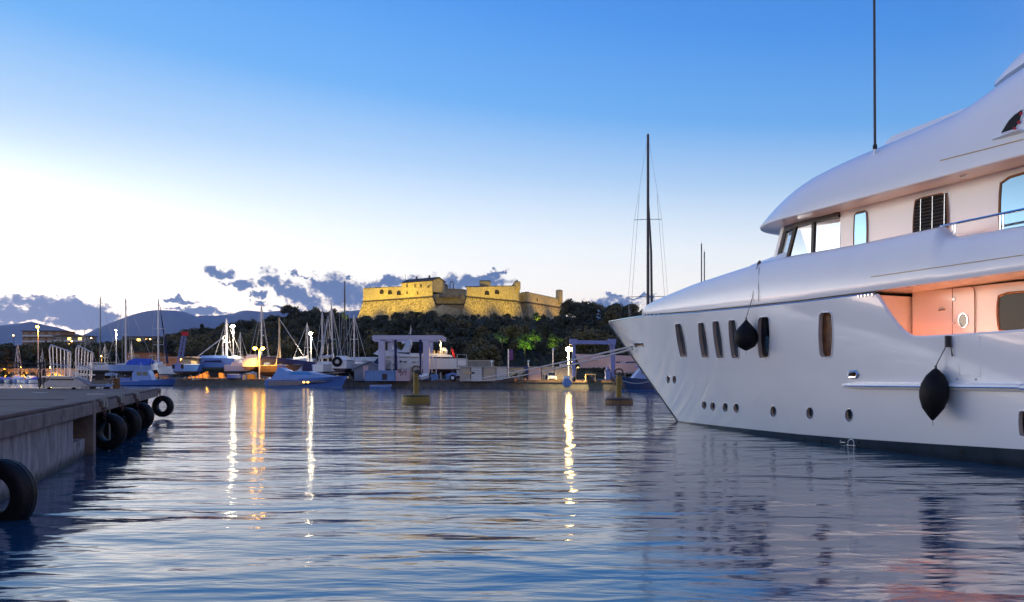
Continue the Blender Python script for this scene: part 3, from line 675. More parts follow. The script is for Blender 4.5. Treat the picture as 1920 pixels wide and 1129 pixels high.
# stem band, rub rail, draught marks
MB().tube([yp(stem(z) - .01, 0, z) for z in np.linspace(-.3, 4.42, 24)], .045, 6).build('stem_band', M['boot'], yacht, smooth=True)
MB().tube([yp(s, hull_lat(s, zg(s)) + .0, zg(s) + .012) for s in [-5.25, -5, -4.5] + list(np.arange(-4, 1.6, .5))], .03, 6).build('bow_cap_rail', M['chrome'], yacht, smooth=True)
rr = []
for px in list(range(1579, 1925, 12)) + [1960, 2100]:
    p, _ = hit(min(px, 1919), 722.5 + (px - 1579) * .011)
    if p: rr.append(p)
while rr[-1].x < 26: s = rr[-1].x + 1; rr.append(yp(s, hull_lat(s, 1.72), 1.72 + (s - 18) * .01))
rows = []
for i, p in enumerate(rr):
    e = min(1, i * .4 + .08); rows.append([p + Vector((0, -dy_ * e, dz_ * (.5 + .5 * e))) for dy_, dz_ in ((-.04, .085), (.05, .08), (.13, .045), (.14, -.005), (.125, -.03), (.05, -.09), (-.04, -.10))])
MB().grid(rows, capa=True, capb=True).build('rub_rail', M['gelm'], yacht, smooth=True, angle=25)
MB().tube([p + Vector((0, -.147, -.012)) for p in rr[1:]], .013, 5).build('rub_rail_strip', M['chrome'], yacht, smooth=True)
BSB = bvh_of(bs.data)
def mark(pxs, r=.012, closed=False):
    pts = []
    for p in pxs:
        q, nn = hit(p[0], p[1], BSB)
        if q is None: q, nn = hit(*p)
        if q: pts.append(q + nn * .008)
    if len(pts) > 1: MB().tube(pts, r, 5, closed=closed).build('draught_mark', M['whitem'], yacht)
mark([(1576, 829), (1585, 829.5)], .014); mark([(1576, 825), (1576, 829)], .008); mark([(1577, 835), (1585, 835.6)], .009)
mark([(1590.5, 839), (1590.5, 830)] + [(1596 + 5.5 * math.cos(a), 829.5 - 6 * math.sin(a)) for a in np.linspace(math.pi, 0, 9)] + [(1601.5, 831), (1601.5, 839.5)], .014); mark([(1587, 834), (1604, 835.5)], .011)
for px, py, rx, ry in ((1611, 834.5, 3, 8), (1805, 848, 3.6, 5), (1747, 843, 1.6, 2), (1508, 824, 1.2, 2), (1541, 827, 1.4, 3)):
    h = [hit(x, y_, BSB) for x, y_ in ell(px, py, rx, ry, 10)]
    if all(q[0] for q in h): MB().add([q[0] + q[1] * .006 for q in h], [tuple(range(10))]).build('hull_outlet', M['void'], yacht)
# shell door seams and skin fittings
def seam(pxs, tree=None, r=.006, mt='whiteg', closed=True, nm='door_seam'):
    h = [hit(x, y_, tree) for x, y_ in pxs]; h = [q for q in h if q[0]]
    MB().tube([q[0] + q[1] * .002 for q in h], r, 4, closed=closed).build(nm, M[mt], yacht)
seam([(1798, 632), (1799, 704), (1838, 706), (1838, 631)], closed=False)
for px, py in ((1795, 711), (1830, 711.5)):
    q, nn = hit(px, py); MB().sphere(q, .03, 8, 6).build('deck_fitting', M['chrome'], yacht, smooth=True)

# ---- raised foredeck and upper bulwark (white shroud above the groove)
def lat_sh(s): return hull_lat(s, zg(s)) * (1 - (1 - min(max((s + 1.6) / 4.2, 0), 1)) ** 3) ** .8
S_T = [-1.6, -1.2, -.6, 0, .8, 1.8, 3.16, 5.32, 7.07, 9.08, 10.4, 12.94, 14.6, 15.56, 15.62, 15.72, 15.84, 16.0, 17.6, 28]
Z_T = [4.42, 4.50, 4.58, 4.65, 4.74, 4.83, 4.955, 5.15, 5.26, 5.40, 5.43, 5.41, 5.46, 5.49, 5.47, 5.34, 5.23, 5.19, 5.20, 5.3]
def shroud_sec(s):
    lb, zb, zt = lat_sh(s), zg(s) + .075, interp(s, S_T, Z_T); lt = lb * .9; half = [(0, zb), (max(lb - .25, lb * .5), zb), (lb - .015, zb)]
    for k in range(13):
        a = k / 12 * math.pi / 2; half.append((lt + (lb - lt) * math.cos(a) ** .8, zb + .03 + (zt - .05 - zb) * math.sin(a) ** .92))
    if s < 9.25:
        for f in (.965, .9, .8, .6, .3, 0): half.append((lt * f, zt - .02 + .06 * (1 - f) + .02 * (f < .95)))
    else:
        for l, z in ((lt - .03, zt), (lt - .12, zt), (lt - .15, zt - .03), (lt - .15, 4.5), (lt * .5, 4.5), (0, 4.5)): half.append((l, z))
    return half
sts = list(np.arange(-1.55, 0, .12)) + list(np.arange(0, 9.2, .3)) + [9.22, 9.27] + list(np.arange(9.5, 15.5, .4)) + list(np.arange(15.52, 16.1, .04)) + list(np.arange(16.2, 28.1, .6))
rows = []
for s in sts:
    h = shroud_sec(s); rows.append([tuple(yp(s, l, z)) for l, z in h] + [tuple(yp(s, -l, z)) for l, z in h[::-1][1:-1]])
SHM = MB().grid(rows, closed=True, capa=True, capb=True); shroud = SHM.build('foredeck_shroud', M['gelm'], yacht, smooth=True, angle=50)
SB = bvh_of(shroud.data)
rows = []
for s in np.arange(-1.2, 14.02, .4):
    l = max(.02, lat_sh(s) - .09); rows.append([tuple(yp(s, l, zg(s) - .06)), tuple(yp(s, l, zg(s) + .12))])
MB().grid(rows).build('groove_band', M['black'], yacht, smooth=True)
MB().tube([yp(s, lat_sh(s) - .012, zg(s) + .012) for s in np.arange(1.5, 14.05, .5)], .017, 5).build('groove_strip', M['chrome'], yacht, smooth=True)
for k in range(7):
    s = .2 + k * .45; MB().box(yp(s, lat_sh(s) - .05, zg(s) + .03), (.12, .05, .1), rz=-.5).build('freeing_port_post', M['gelm'], yacht)
for k in range(5):
    px = 1610 + k * 6.5; q, nn = hit(px, 555.5 - k * .75); 
    if q: MB().tube([q + nn * .01, q + nn * .03], .028, 8).build('groove_fairlead', M['chrome'], yacht, smooth=True)
# hatch coaming on the foredeck crown, style lines
q0, q1 = YI @ P3(1357, 514, 1), None
rows = []
for s, z, w in ((6.6, 5.30, 1.9), (7.1, 5.64, 1.95), (9.2, 5.76, 2.5), (9.6, 5.76, 2.6)):
    rows.append([tuple(yp(s, w + .75, z - .25)), tuple(yp(s, w + .55, z)), tuple(yp(s, -w - .55, z)), tuple(yp(s, -w - .75, z - .25))])
MB().grid(rows, capa=True, capb=True).build('deck_hatch_coaming', M['gelm'], yacht, smooth=True, angle=25)
def hits(pxs, tree): return [(q, n_) for q, n_ in (hit(x, y_, tree) for x, y_ in pxs) if q]
def style_line(pxs, tree, nm='style_line', r=.016, mt='sand', off=.002):
    h = hits(pxs, tree); MB().tube([q + n_ * off for q, n_ in h], r, 5).build(nm, M[mt], yacht, smooth=True)
style_line([(1633 + k * 20.4, 519.5 - k * 2.95) for k in range(15)], SB, r=.010)
seam([(1420, 492.5), (1432, 500), (1480, 494)], SB, .004, 'whiteg', False, 'deck_seam')

# ---- main deck house inside the side-deck recess
MB().box(yp(20.9, 0, 3.02), (13.6, 6.8, 2.15)).build('main_deck_house', M['gelm'], yacht)
def wallshape(pxs, lat, nm, mt, depth=.02, off=.0, parent=None):
    v = [hitlat(x, y_, lat) for x, y_ in pxs]; return MB().prismv([p + Vector((0, -off, 0)) for p in v], (0, -depth, 0)).build(nm, M[mt], parent or yacht)
def wallring(pxs, lat, nm, mt, r=.03, parent=None, off=.01):
    v = [hitlat(x, y_, lat) + Vector((0, -off, 0)) for x, y_ in pxs]; return MB().tube(v, r, 6, closed=True).build(nm, M[mt], parent or yacht, smooth=True)
dr = wallshape([(1786, 541), (1820, 537), (1826, 540), (1828, 548), (1828, 633), (1786, 636)], 3.4, 'side_door', 'gelm', .03)
wallring([(1786, 541), (1820, 537), (1826, 540), (1828, 548), (1828, 660), (1786, 662)], 3.43, 'door_seal', 'woodm', .008, dr, .004)
wallring(ell(1806.5, 601, 8.5, 13.5, 16), 3.43, 'door_porthole', 'chrome', .018, dr); wallshape(ell(1806.5, 601, 7.5, 12.5, 16), 3.43, 'door_pane', 'glassd', .01, .004, dr)
for py in (561.5, 605.5):
    a = hitlat(1787, py, 3.44); MB().box(a + Vector((.02, -.01, 0)), (.08, .02, .06)).build('hinge', M['alu'], dr)
w = wallring(barrel((1874, 551), (1990, 541), (1990, 622), (1875, 622), .03), 3.42, 'salon_window', 'woodm', .03); wallshape(barrel((1874, 551), (1990, 541), (1990, 622), (1875, 622), .03), 3.4, 'pane', 'glassk', .02, .01, w)
MB().tube([hitlat(1760, 582, 3.42), hitlat(1772, 580.5, 3.42)], .015, 5).build('door_plate', M['woodm'], yacht)
# bulwark cap rail along the recess cut
MB().tube([yp(s, hull_lat(s, zrail(s)) - .05, zrail(s) + .012) for s in [14.06, 14.2, 14.35, 14.5, 14.65, 14.8, 14.95, 15.1, 15.3, 15.6] + list(np.arange(16, 28, 1))], .045, 6).build('bulwark_cap', M['gelm'], yacht, smooth=True)

# ---- bridge deck house with wrap-round windows
S_B = [6.3, 6.7, 7.1, 7.6, 8.2, 8.8, 9.5, 10.3, 11.3, 12.5, 28]
def lat_brow(s): return cur(s - 6.0, 4.2, 5.3, 2.5)
def zbrow(s): return 6.52 + .42 * (1 - lat_brow(s) / 4.2) + interp(s, [11, 17.5, 28], [0, .19, .3])
ZT_S = [6.2, 6.8, 7.4, 8.24, 9.17, 10.68, 12.4, 14.39, 15.56, 16.62, 18, 20, 28]; ZT_Z = [6.98, 7.04, 7.12, 7.30, 7.52, 7.84, 8.08, 8.30, 8.48, 8.93, 9.40, 9.9, 9.9]
def brow_sec(s):
    lb, zb, zt = lat_brow(s), zbrow(s), interp(s, ZT_S, ZT_Z); lt = lb * .66
    fas = min(.16, (zt - zb) * .3); half = [(0, zb), (lb * .5, zb), (max(lb - .12, lb * .8), zb), (lb - .02, zb + .008), (lb, zb + .03)]
    for k in range(13):
        a = k / 12 * math.pi / 2; u = k / 12; q = min(1, max(0, (s - 7.6) / 4.4)); q = q * q * (3 - 2 * q); z0 = zb + .04 + fas * .2
        l1, z1 = lt + (lb - lt) * math.cos(a) ** .85, z0 + (zt - z0) * math.sin(a); l2, z2 = lb + (lt - lb) * u, z0 + (zt - z0) * (.35 * u + .65 * math.sin(u * math.pi / 2))
        half.append((l2 + (l1 - l2) * q, z2 + (z1 - z2) * q))
    for f in (.9, .7, .4, 0): half.append((lt * f, zt + .05 * (1 - f)))
    return half
sts = [6.003, 6.02, 6.06, 6.12, 6.2, 6.3, 6.4, 6.5, 6.62, 6.76, 6.92, 7.1, 7.3, 7.5, 7.75, 8, 8.3, 8.6, 8.9, 9.2, 9.5, 9.8, 10.1, 10.4, 10.8, 11.1, 11.4] + list(np.arange(11.8, 28.1, .4))
rows = []
for s in sts:
    h = brow_sec(s); rows.append([tuple(yp(s, l, z)) for l, z in h] + [tuple(yp(s, -l, z)) for l, z in h[::-1][1:-1]])
brow = MB().grid(rows, closed=True, capa=True, capb=True).build('bridge_roof', M['gelm'], yacht, smooth=True, angle=40)
DB = bvh_of(brow.data)
# side house aft of the bridge windows
HS = 11.75
MB().box(yp((HS + 27) / 2, 0, 5.55), (27 - HS, 6.8, 2.4)).build('bridge_deck_house', M['gelm'], yacht)
plan = [(HS, 3.38), (10.75, 3.36), (9.95, 3.22), (9.15, 2.85), (8.55, 2.2), (8.15, 1.3), (8.0, .45)]
full = plan + [(s, -l) for s, l in plan[::-1]]
zb_, zt_ = 5.12, 6.62
def wh(i, top):
    s, l = full[i]; dlt = (0.0 if abs(l) > 3.3 else .55 * min(1, (HS - s) / 1.9)); return yp(s - (0 if top else dlt * .9), l * (1 if top else 1.02), zt_ if top else zb_)
for i in range(len(full) - 1):
    MB().add([wh(i, 0), wh(i + 1, 0), wh(i + 1, 1), wh(i, 1)], [(0, 1, 2, 3)]).build('bridge_window', M['glassc'], yacht)
for i in range(1, len(full) - 1):
    a, c = wh(i, 0), wh(i, 1); MB().bar(a, c, .10).build('mullion', M['black' if full[i][1] > 0 or i % 2 else 'gelm'], yacht)
MB().tube([wh(i, 1) + Vector((0, 0, -.1)) for i in range(len(full))], .15, 4).build('window_header', M['black'], yacht)
MB().tube([wh(i, 0) for i in range(len(full))], .13, 4).build('window_sill', M['gelm'], yacht)
MB().bar(wh(3, 0) + Vector((-.12, -.02, 0)), wh(3, 1) + Vector((-.12, -.02, 0)), .11).build('windscreen_post', M['gelm'], yacht)
MB().box(yp(10.6, 0, 4.72), (2.6, 4.4, .6)).build('bridge_console', M['black'], yacht)
# windows, louvre, rail on the bridge deck side
w = wallring(barrel((1603, 400), (1625, 394.5), (1625, 472), (1602, 476), .05), 3.415, 'side_window', 'woodm', .02); wallshape(barrel((1603, 400), (1625, 394.5), (1625, 472), (1602, 476), .05), 3.4, 'pane', 'glassb', .02, .008, w)
w = wallring(barrel((1878, 337), (1990, 305), (1990, 450), (1878, 450), .03), 3.42, 'side_window', 'woodm', .032); wallshape(barrel((1878, 337), (1990, 305), (1990, 450), (1878, 450), .03), 3.4, 'pane', 'glassb', .02, .01, w)
lo = barrel((1717, 374), (1774, 361), (1777, 441), (1713, 452), .03)
lv = wallring(lo, 3.42, 'louvre_panel', 'woodm', .02); wallshape(lo, 3.4, 'backing', 'void', .01, .003, lv)
for k in range(13):
    f = k / 12; l_, r_ = 1716 - 3 * math.sin(f * 2), 1775 + 2 * f; y0, y1 = 376 + 76 * f, 363.5 + 78 * f
    a, c = hitlat(l_, y0, 3.43), hitlat(r_, y1, 3.43); MB().prismv([a + Vector((0, 0, -.014)), c + Vector((0, 0, -.014)), c + Vector((0, .03, .025)), a + Vector((0, .03, .025))], (0, -.02, 0)).build('slat', M['grille'], lv)
for px in (1726.5, 1748.5, 1771): MB().tube([hitlat(px, 373 - (px - 1726) * .22, 3.47), hitlat(px - 1, 452 - (px - 1726) * .2, 3.47)], .008, 5).build('louvre_bar', M['chrome'], lv, smooth=True)
rl = [hitlat(px, 424.5 - (px - 1763) * .205, 4.12) for px in (1763, 1790, 1820, 1850, 1885, 1919)]; zz = rl[-1].z
for s in (19, 21, 23, 26): rl.append(yp(s, 4.12, zz + .01))
ra = MB().tube(rl, .03, 8).build('handrail', M['chrome'], yacht, smooth=True)
for px in (1786.5, 1791.5, 1875.5, 1881.5):
    a = hitlat(px, 424.5 - (px - 1763) * .205, 4.12); MB().tube([a, Vector((a.x, a.y, 5.12))], .016, 6).build('stanchion', M['chrome'], ra, smooth=True)
for s in (20, 22): MB().tube([yp(s, 4.12, zz), yp(s, 4.12, 5.15)], .016, 6).build('stanchion', M['chrome'], ra, smooth=True)
# style line, ledge and opening on the upper shroud
style_line([(1763 + k * 13, 301.5 - k * 3.35) for k in range(13)], DB, r=.013)
h = hits([(1862, 262), (1880, 257.5), (1900, 251.5), (1919, 246)], DB)
rows = [[q + n_ * a + Vector((0, 0, b_)) for a, b_ in ((-.03, .03), (.02 + .04 * i, .035), (.03 + .05 * i, .0), (-.03, -.04))] for i, (q, n_) in enumerate(h)]
MB().grid(rows, capa=True, capb=True).build('air_intake_ledge', M['gelm'], yacht, smooth=True, angle=30)
h = hits([(1877.5, 251), (1883, 240), (1892, 226), (1903, 215), (1914, 207.5), (1919, 205), (1919, 211), (1912, 232), (1903, 243)], DB)
MB().prismv([q + n_ * .012 for q, n_ in h], h[0][1] * -.02).build('air_intake', M['void'], yacht)
MB().tube([q + n_ * .012 for q, n_ in h], .012, 5, closed=True).build('air_intake_rim', M['gelm'], yacht, smooth=True)
h2 = hits([(1904, 242), (1912, 230), (1916, 214)], DB)
for q, n_ in h2: MB().sphere(q + n_ * .03, .035, 6, 5).build('intake_lamp', M['red'], yacht)
# raised coaming step on the roof, antenna, radar wing
rows = []
for s, z, e in ((12.6, 8.0, .0), (12.85, 8.36, .1), (13.05, 8.46, .12), (14.4, 8.56, .1), (15.3, 8.62, .05), (16.2, 8.85, 0)):
    l = lat_brow(s) * .66 + .12; rows.append([tuple(yp(s, l + .12, z - .35)), tuple(yp(s, l, z - .05)), tuple(yp(s, l - .15, z)), tuple(yp(s, -l + .15, z)), tuple(yp(s, -l, z - .05)), tuple(yp(s, -l - .12, z - .35))])
MB().grid(rows, capa=True, capb=True).build('roof_coaming', M['gelm'], yacht, smooth=True, angle=35)
q, _ = hit(1638, 293, DB); q = q if q else hitlat(1638, 291, 2.7)
an = MB().tube([q + Vector((0, .05, -.05)), q + Vector((0, .05, .22))], .035, 8).build('antenna', M['gelm'], yacht, smooth=True)
MB().lathe([(.001, .18), (.05, .19), (.06, .24), (.05, .31), (.001, .32)], 8, q + Vector((0, .05, 0))).build('antenna_collar', M['black'], an)
MB().tube([q + Vector((0, .05, .25)), q + Vector((-.03, .05, 5.2)), q + Vector((-.04, .05, 9))], [.034, .03, .018], 8).build('antenna_whip', M['mastd'], an, smooth=True)
rows = []
for k, (s, hw, z0, z1) in enumerate(((14.75, .3, 9.30, 9.36), (14.9, 1.2, 9.26, 9.46), (15.2, 1.8, 9.28, 9.64), (15.7, 2.05, 9.36, 9.86), (16.4, 2.2, 9.50, 10.08), (17.4, 2.3, 9.6, 10.2), (19.5, 2.3, 9.9, 10.5))):
    rows.append([tuple(yp(s, l, z)) for l, z in ((hw, z0), (hw * .98, z0 + (z1 - z0) * .3), (hw * .8, z1), (-hw * .8, z1), (-hw * .98, z0 + (z1 - z0) * .3), (-hw, z0))])
MB().grid(rows, closed=True, capa=True, capb=True).build('radar_arch_wing', M['gelm'], yacht, smooth=True, angle=35)
MB().box(yp(19, 0, 8.9), (2.2, 3.2, 1.6)).build('radar_arch_base', M['gelm'], yacht)
# soffit fittings, plus warm fill lamps added out of sight behind the bulwarks
for s in (15.9, 18.2, 20.5): MB().lathe([(.001, 0), (.075, 0), (.085, -.03), (.06, -.045), (.001, -.05)], 10, yp(s, 3.9, zbrow(s))).build('soffit_fitting', M['chrome'], yacht)
def hidden_fill_lamp(s, l, z, r=.06, mt='ledw'):
    f = MB().lathe([(.001, 0), (r + .02, 0), (r + .02, .03), (r, .03)], 10, yp(s, l, z)).build('hidden_fill_lamp', M['chrome'], yacht); MB().sphere(yp(s, l, z + .04), r, 8, 4).build('fill_globe', M[mt], f)
for s in (14.5, 15.1, 16.1, 17.2, 18.6, 20.2, 22): hidden_fill_lamp(s, 4.3, 1.95, .07, 'ledr' if s < 15 else 'ledw')
for s in (9.9, 11.2, 12.5, 13.8, 15.1, 16.4, 17.8, 19.4, 21): hidden_fill_lamp(s, 3.85, 4.5, .06, 'ledu')
# mooring eye in the bow for the two hawsers

# ================================================================== FENDERS HANGING ON THE YACHT
def fender(px, py, rx, ry, lpx, lpy, tree, label, blunt, tops, lean=0.0):
    q, nn = hit(px, py); D_ = 0
    k = (YM @ q).y / FPX; r = rx * k; hh = ry * k
    c = q + nn * (r * .96)
    d = raydir(px, py); c = CL_ + d * ((q - CL_).length - r * .96 / max(.35, -d.dot(nn)))
    f = thing('fender', label, 'fender', YM @ c)
    if blunt: prof = [(.001, -hh), (r * .16, -hh * .97), (r * .72, -hh * .74), (r * .98, -hh * .40), (r, -.05 * hh), (r * .9, hh * .22), (r * .6, hh * .52), (r * .2, hh * .86), (r * .06, hh), (.001, hh * 1.01)]
    else: prof = [(.001, -hh), (r * .10, -hh * .98), (r * .34, -hh * .82), (r * .74, -hh * .52), (r * .97, -hh * .12), (r, .1 * hh), (r * .9, hh * .42), (r * .62, hh * .72), (r * .25, hh * .93), (r * .06, hh), (.001, hh * 1.01)]
    n = 20; b = MB(); vs = []
    rgx = random.Random(int(px)); P_ = len(prof)
    for i in range(n):
        a = 2 * math.pi * i / n; wob = 1 + .025 * math.sin(3 * a + px) + rgx.uniform(-.01, .01)
        for rr_, z in prof: vs.append((rr_ * math.cos(a) * wob + lean * z, rr_ * math.sin(a) * wob, z))
    b.add(vs, [(i * P_ + j, ((i + 1) % n) * P_ + j, ((i + 1) % n) * P_ + j + 1, i * P_ + j + 1) for i in range(n) for j in range(P_ - 1)])
    b.build('body', M['blackv'], f, smooth=True)
    top = Vector((lean * hh, 0, hh)); MB().tube([top + Vector((0, 0, -.03)), top + Vector((0, 0, .06))], .03, 6).build('eye', M['rope'], f)
    MB().tube([(-lean * hh, 0, -hh), (-lean * hh + .01, 0, -hh - .12)], .006, 4).build('tail_rope', M['rope'], f)
    return f, YM @ c, top
# small fender: rope from the foredeck bulwark down
f, c, top = fender(1399, 628.5, 21.5, 28.5, 0, 0, HB, 'smaller blunt black fender hanging by the tall hull windows near the bow', True, None)
def to_local(px, py, tree, off=.02):
    for k in range(30):
        q, nn = hit(px, py + k * .7, tree)
        if q: break
    return (YM @ (q + nn * off)) - c
a0, a1, a2 = to_local(1424, 488, SB, .03), to_local(1421, 500, SB, .03), to_local(1412, 560, SB, .03)
MB().tube([a0, a1, a2, top + Vector((0, 0, .05))], .011, 5).build('rope', M['rope'], f)
MB().tube([a0 + Vector((.03, 0, 0)), to_local(1424, 505, SB, .02), to_local(1423, 545, SB, .02), to_local(1423, 566, SB, .02)], .008, 5).build('rope', M['rope'], f)
kn = MB().tube([a0 + Vector((.03, 0, .06)), a0 + Vector((.0, 0, 0)), a0 + Vector((-.02, -.01, -.12)), a0 + Vector((.02, 0, -.25))], [.03, .055, .05, .02], 6).build('rope_coil', M['rope'], f)
f, c, top = fender(1751.5, 739.5, 25.5, 48, 0, 0, HB, 'larger egg shaped black fender hanging over the rub rail at midships', False, None, .06)
a0 = to_local(1783, 634, HB, .06); a0.z += .03
MB().tube([a0, to_local(1779, 645, HB, .05), top + Vector((0, 0, .05))], .013, 5).build('rope', M['rope'], f)
MB().box(to_local(1781, 640, HB, .06), (.12, .07, .26)).build('rope_cleat', M['black'], f)
MB().tube([to_local(1786, 636, HB, .05), to_local(1786, 655, HB, .04), to_local(1787, 668, HB, .03)], [.012, .012, .02], 5).build('rope', M['rope'], f)

# ================================================================== MOORING HAWSERS from the bow
hq = YM @ hit(1191, 648)[0]
for k, (dx_, px, py, D, lab) in enumerate(((0, 868, 691.5, 121, 'upper of two pale mooring hawsers running from the yacht bow to the quay'), (.12, 872, 697, 120, 'lower sagging mooring hawser running beside the upper one to the quay'))):
    a = hq + Vector((-.15, -.15, -.04 - k * .12)); e = Vector((at(px, D), D, 1.15 + k * 0)); pts = []
    for i in range(33):
        f_ = i / 32; p = a.lerp(e, f_); p.z -= (.35 + .55 * k) * 4 * f_ * (1 - f_) * .55; pts.append(p)
    b = MB().tube(pts, .045, 6); b.build('mooring_hawser', M['ropew'], smooth=True, label=lab, cat='mooring rope', group='hawsers of the yacht')

# ================================================================== THE CONCRETE PIER
ED = Vector((-.3065, .952, 0)); EN = Vector((.952, .3065, 0))
def edge(D): return Vector((-3.59 - .322 * D, D, 0))
pier = thing('concrete_pier', 'weathered concrete pier deck in the left foreground with tyres along its edge', 'pier', edge(38.6))
PO = Vector(pier.location)
def slab(D0, D1, ins, z0, z1, wd, nm, mt, bev=True, jit=0):
    a, c = edge(D0) - EN * ins - PO, edge(D1) - EN * ins - PO; ew = Vector((-1, 0, 0)) if D1 > 38 else -EN * 1
    ew0 = -EN if D0 > 6 else Vector((-1, .0, 0))
    pl = [a, c, c + Vector((-wd, 0, 0)), a + Vector((-wd, 0, 0))]
    b = MB(); b.prism([(p.x, p.y) for p in pl], z0, z1 + jit)
    o = b.build(nm, M[mt], pier)
    if bev:
        m_ = o.modifiers.new('b', 'BEVEL'); m_.width = .025; m_.segments = 2; m_.limit_method = 'ANGLE'
    return o
for i, (a, c) in enumerate(((3, 10.2), (10.215, 15.8), (15.815, 21.1), (21.52, 27.1), (27.115, 32.8), (32.815, 38.6))):
    slab(a, c, 0, 1.30, 1.37, 34, 'deck_slab', 'conct', True, (.0, .004, -.003, .003, -.002, 0)[i])
    slab(a, c, -.015, 1.005, 1.297, 1.2, 'edge_beam', 'conc')
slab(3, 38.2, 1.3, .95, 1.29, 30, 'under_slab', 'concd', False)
for a, c in ((3, 7.5), (7.515, 13.2), (13.215, 19.4)): slab(a, c, .13, -1.2, 1.0, .5, 'wall_panel', 'concw', False)
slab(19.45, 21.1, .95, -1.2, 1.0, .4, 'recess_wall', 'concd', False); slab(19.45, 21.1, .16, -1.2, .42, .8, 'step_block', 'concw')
slab(21.15, 21.5, -.03, -1.2, 1.368, .8, 'pillar', 'conc')
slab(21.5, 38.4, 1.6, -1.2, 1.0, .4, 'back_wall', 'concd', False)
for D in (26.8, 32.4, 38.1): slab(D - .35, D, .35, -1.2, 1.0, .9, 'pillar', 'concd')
# bits lying on the deck
for D, off in ((9.5, 1.1), (14, 2.3), (27, .8), (17.5, 5.5), (30, 3)):
    p = edge(D) - EN * off - PO; MB().box(p + Vector((0, 0, 1.378)), (.5, .12, .012), rz=off).build('paint_scuff', M['whiteg'], pier)
def link(b, p, d, flip, s=.055):
    d = d.normalized(); side = EN if flip else ED; pts = []
    for k in range(8):
        a = 2 * math.pi * k / 8; pts.append(p + d * math.cos(a) * s * 1.25 + side * math.sin(a) * s * .7)
    b.tube(pts, s * .27, 5, closed=True)
def chain(root, a, c, s=.055):
    n = max(2, int((c - a).length / (s * 1.9))); b = MB()
    for k in range(n + 1): link(b, a.lerp(c, k / n), c - a, k % 2, s)
    o = b.build('chain', M['rust'], root); o['kind'] = 'stuff'
    MB().box(a + EN * -.01, (.05, .16, .22), rz=math.atan2(EN.y, EN.x)).build('chain_plate', M['stand'], root)
TY = MB(); prof = []
for (r, x) in ((.235, -.10), (.25, -.135), (.33, -.155), (.41, -.15), (.46, -.125), (.475, -.10), (.468, -.085), (.478, -.07), (.482, -.02), (.472, -.01), (.472, .01), (.482, .02), (.478, .07), (.468, .085), (.475, .10), (.46, .125), (.41, .15), (.33, .155), (.25, .135), (.235, .10), (.225, .0), (.235, -.10)): prof.append((r, x))
TY.lathe(prof, 40, axis='x'); ty_me = TY.mesh('tyre', M['rubber'], True, 40)
RING = MB().lathe([(.30, -.157), (.315, -.162), (.33, -.157)], 40, axis='x').lathe([(.30, .157), (.315, .162), (.33, .157)], 40, axis='x').mesh('bead_ring', M['rubber'], True)
TA = R(-101)
for D, z, off, yaw, lab, ch in ((11.75, .33, .30, 0, 'nearest big black tyre fender half sunk at the left picture edge', (-.1,)), (22.35, .50, .20, .04, 'tyre fender hung right behind the concrete pillar of the pier', (-.24, .24)), (25.7, .52, .22, -.05, 'third tyre fender from the front along the pier edge', (-.24, .24)),
                           (29.7, .54, .20, .02, 'fourth tyre fender from the front, just short of the pier corner', (-.24, .24)), (38.45, .56, .22, .1, 'last tyre fender turned face on at the far corner of the pier', (-.35,))):
    p = edge(D) + EN * off; p.z = z; t_ = thing('tyre_fender', lab, 'tyre fender', p, TA + yaw, 'tyre fenders along the pier')
    sc_ = 1.03 if D < 20 else 1.0
    o = bpy.data.objects.new('tyre', ty_me); COL.objects.link(o); o.parent = t_; o.scale = (1.0, sc_, sc_)
    o2 = bpy.data.objects.new('bead_ring', RING); COL.objects.link(o2); o2.parent = o
    inv = (Matrix.Translation(p) @ Matrix.Rotation(TA + yaw, 4, 'Z')).inverted()
    for c_ in ch:
        top = edge(D) + ED * c_ * 1.0 + EN * .06 if D < 38 else edge(38.5) + EN * .06
        top.z = 1.24; bot = p + ED * c_ * .45 + Vector((0, 0, .30)) - EN * .05
        b = MB(); nL = max(3, int((bot - top).length / .085))
        for k in range(nL + 1): link(b, inv @ top.lerp(bot, k / nL) + Vector((random.uniform(-.01, .01), 0, 0)), inv.to_3x3() @ (bot - top), k % 2, .05)
        o = b.build('chain', M['rust'], t_); MB().box(inv @ top + Vector((-.035, 0, .02)), (.05, .14, .22)).build('chain_plate', M['stand'], t_)

# ------------------------------------------------------------------ boarding steps, iron stand, post and tray at the pier end
ZP = 1.37
bd = thing('boarding_steps', 'pale metal boarding steps with two sloping handrails near the pier end', 'boarding steps', (at(114, 35.6), 35.6, ZP))
K = 35.6 / FPX
def bx(px, py, dy=0): return Vector((at(px, 35.6 + dy) - at(114, 35.6), dy, zat(py, 35.6 + dy) - ZP))
b = MB(); pr = [bx(82, 726), bx(146, 727), bx(146, 716), bx(141, 712), bx(140, 707), bx(92, 707), bx(92, 713), bx(83, 718)]
b.prismv(pr, (0, .95, 0)); o = b.build('base', M['steps'], bd); mm = o.modifiers.new('b', 'BEVEL'); mm.width = .02; mm.segments = 2; mm.limit_method = 'ANGLE'
MB().box(bx(116, 706.2, .45), (1.18, .98, .06)).build('tread_plate', M['alu'], bd); MB().box(bx(116, 711.5, -.015), (1.0, .03, .04)).build('step_lip', M['black'], bd)
for px in (92, 138): MB().lathe([(.001, -.06), (.05, -.06), (.05, .06), (.001, .06)], 10, bx(px, 728.5, .3), 'y').build('wheel', M['rubber'], bd)
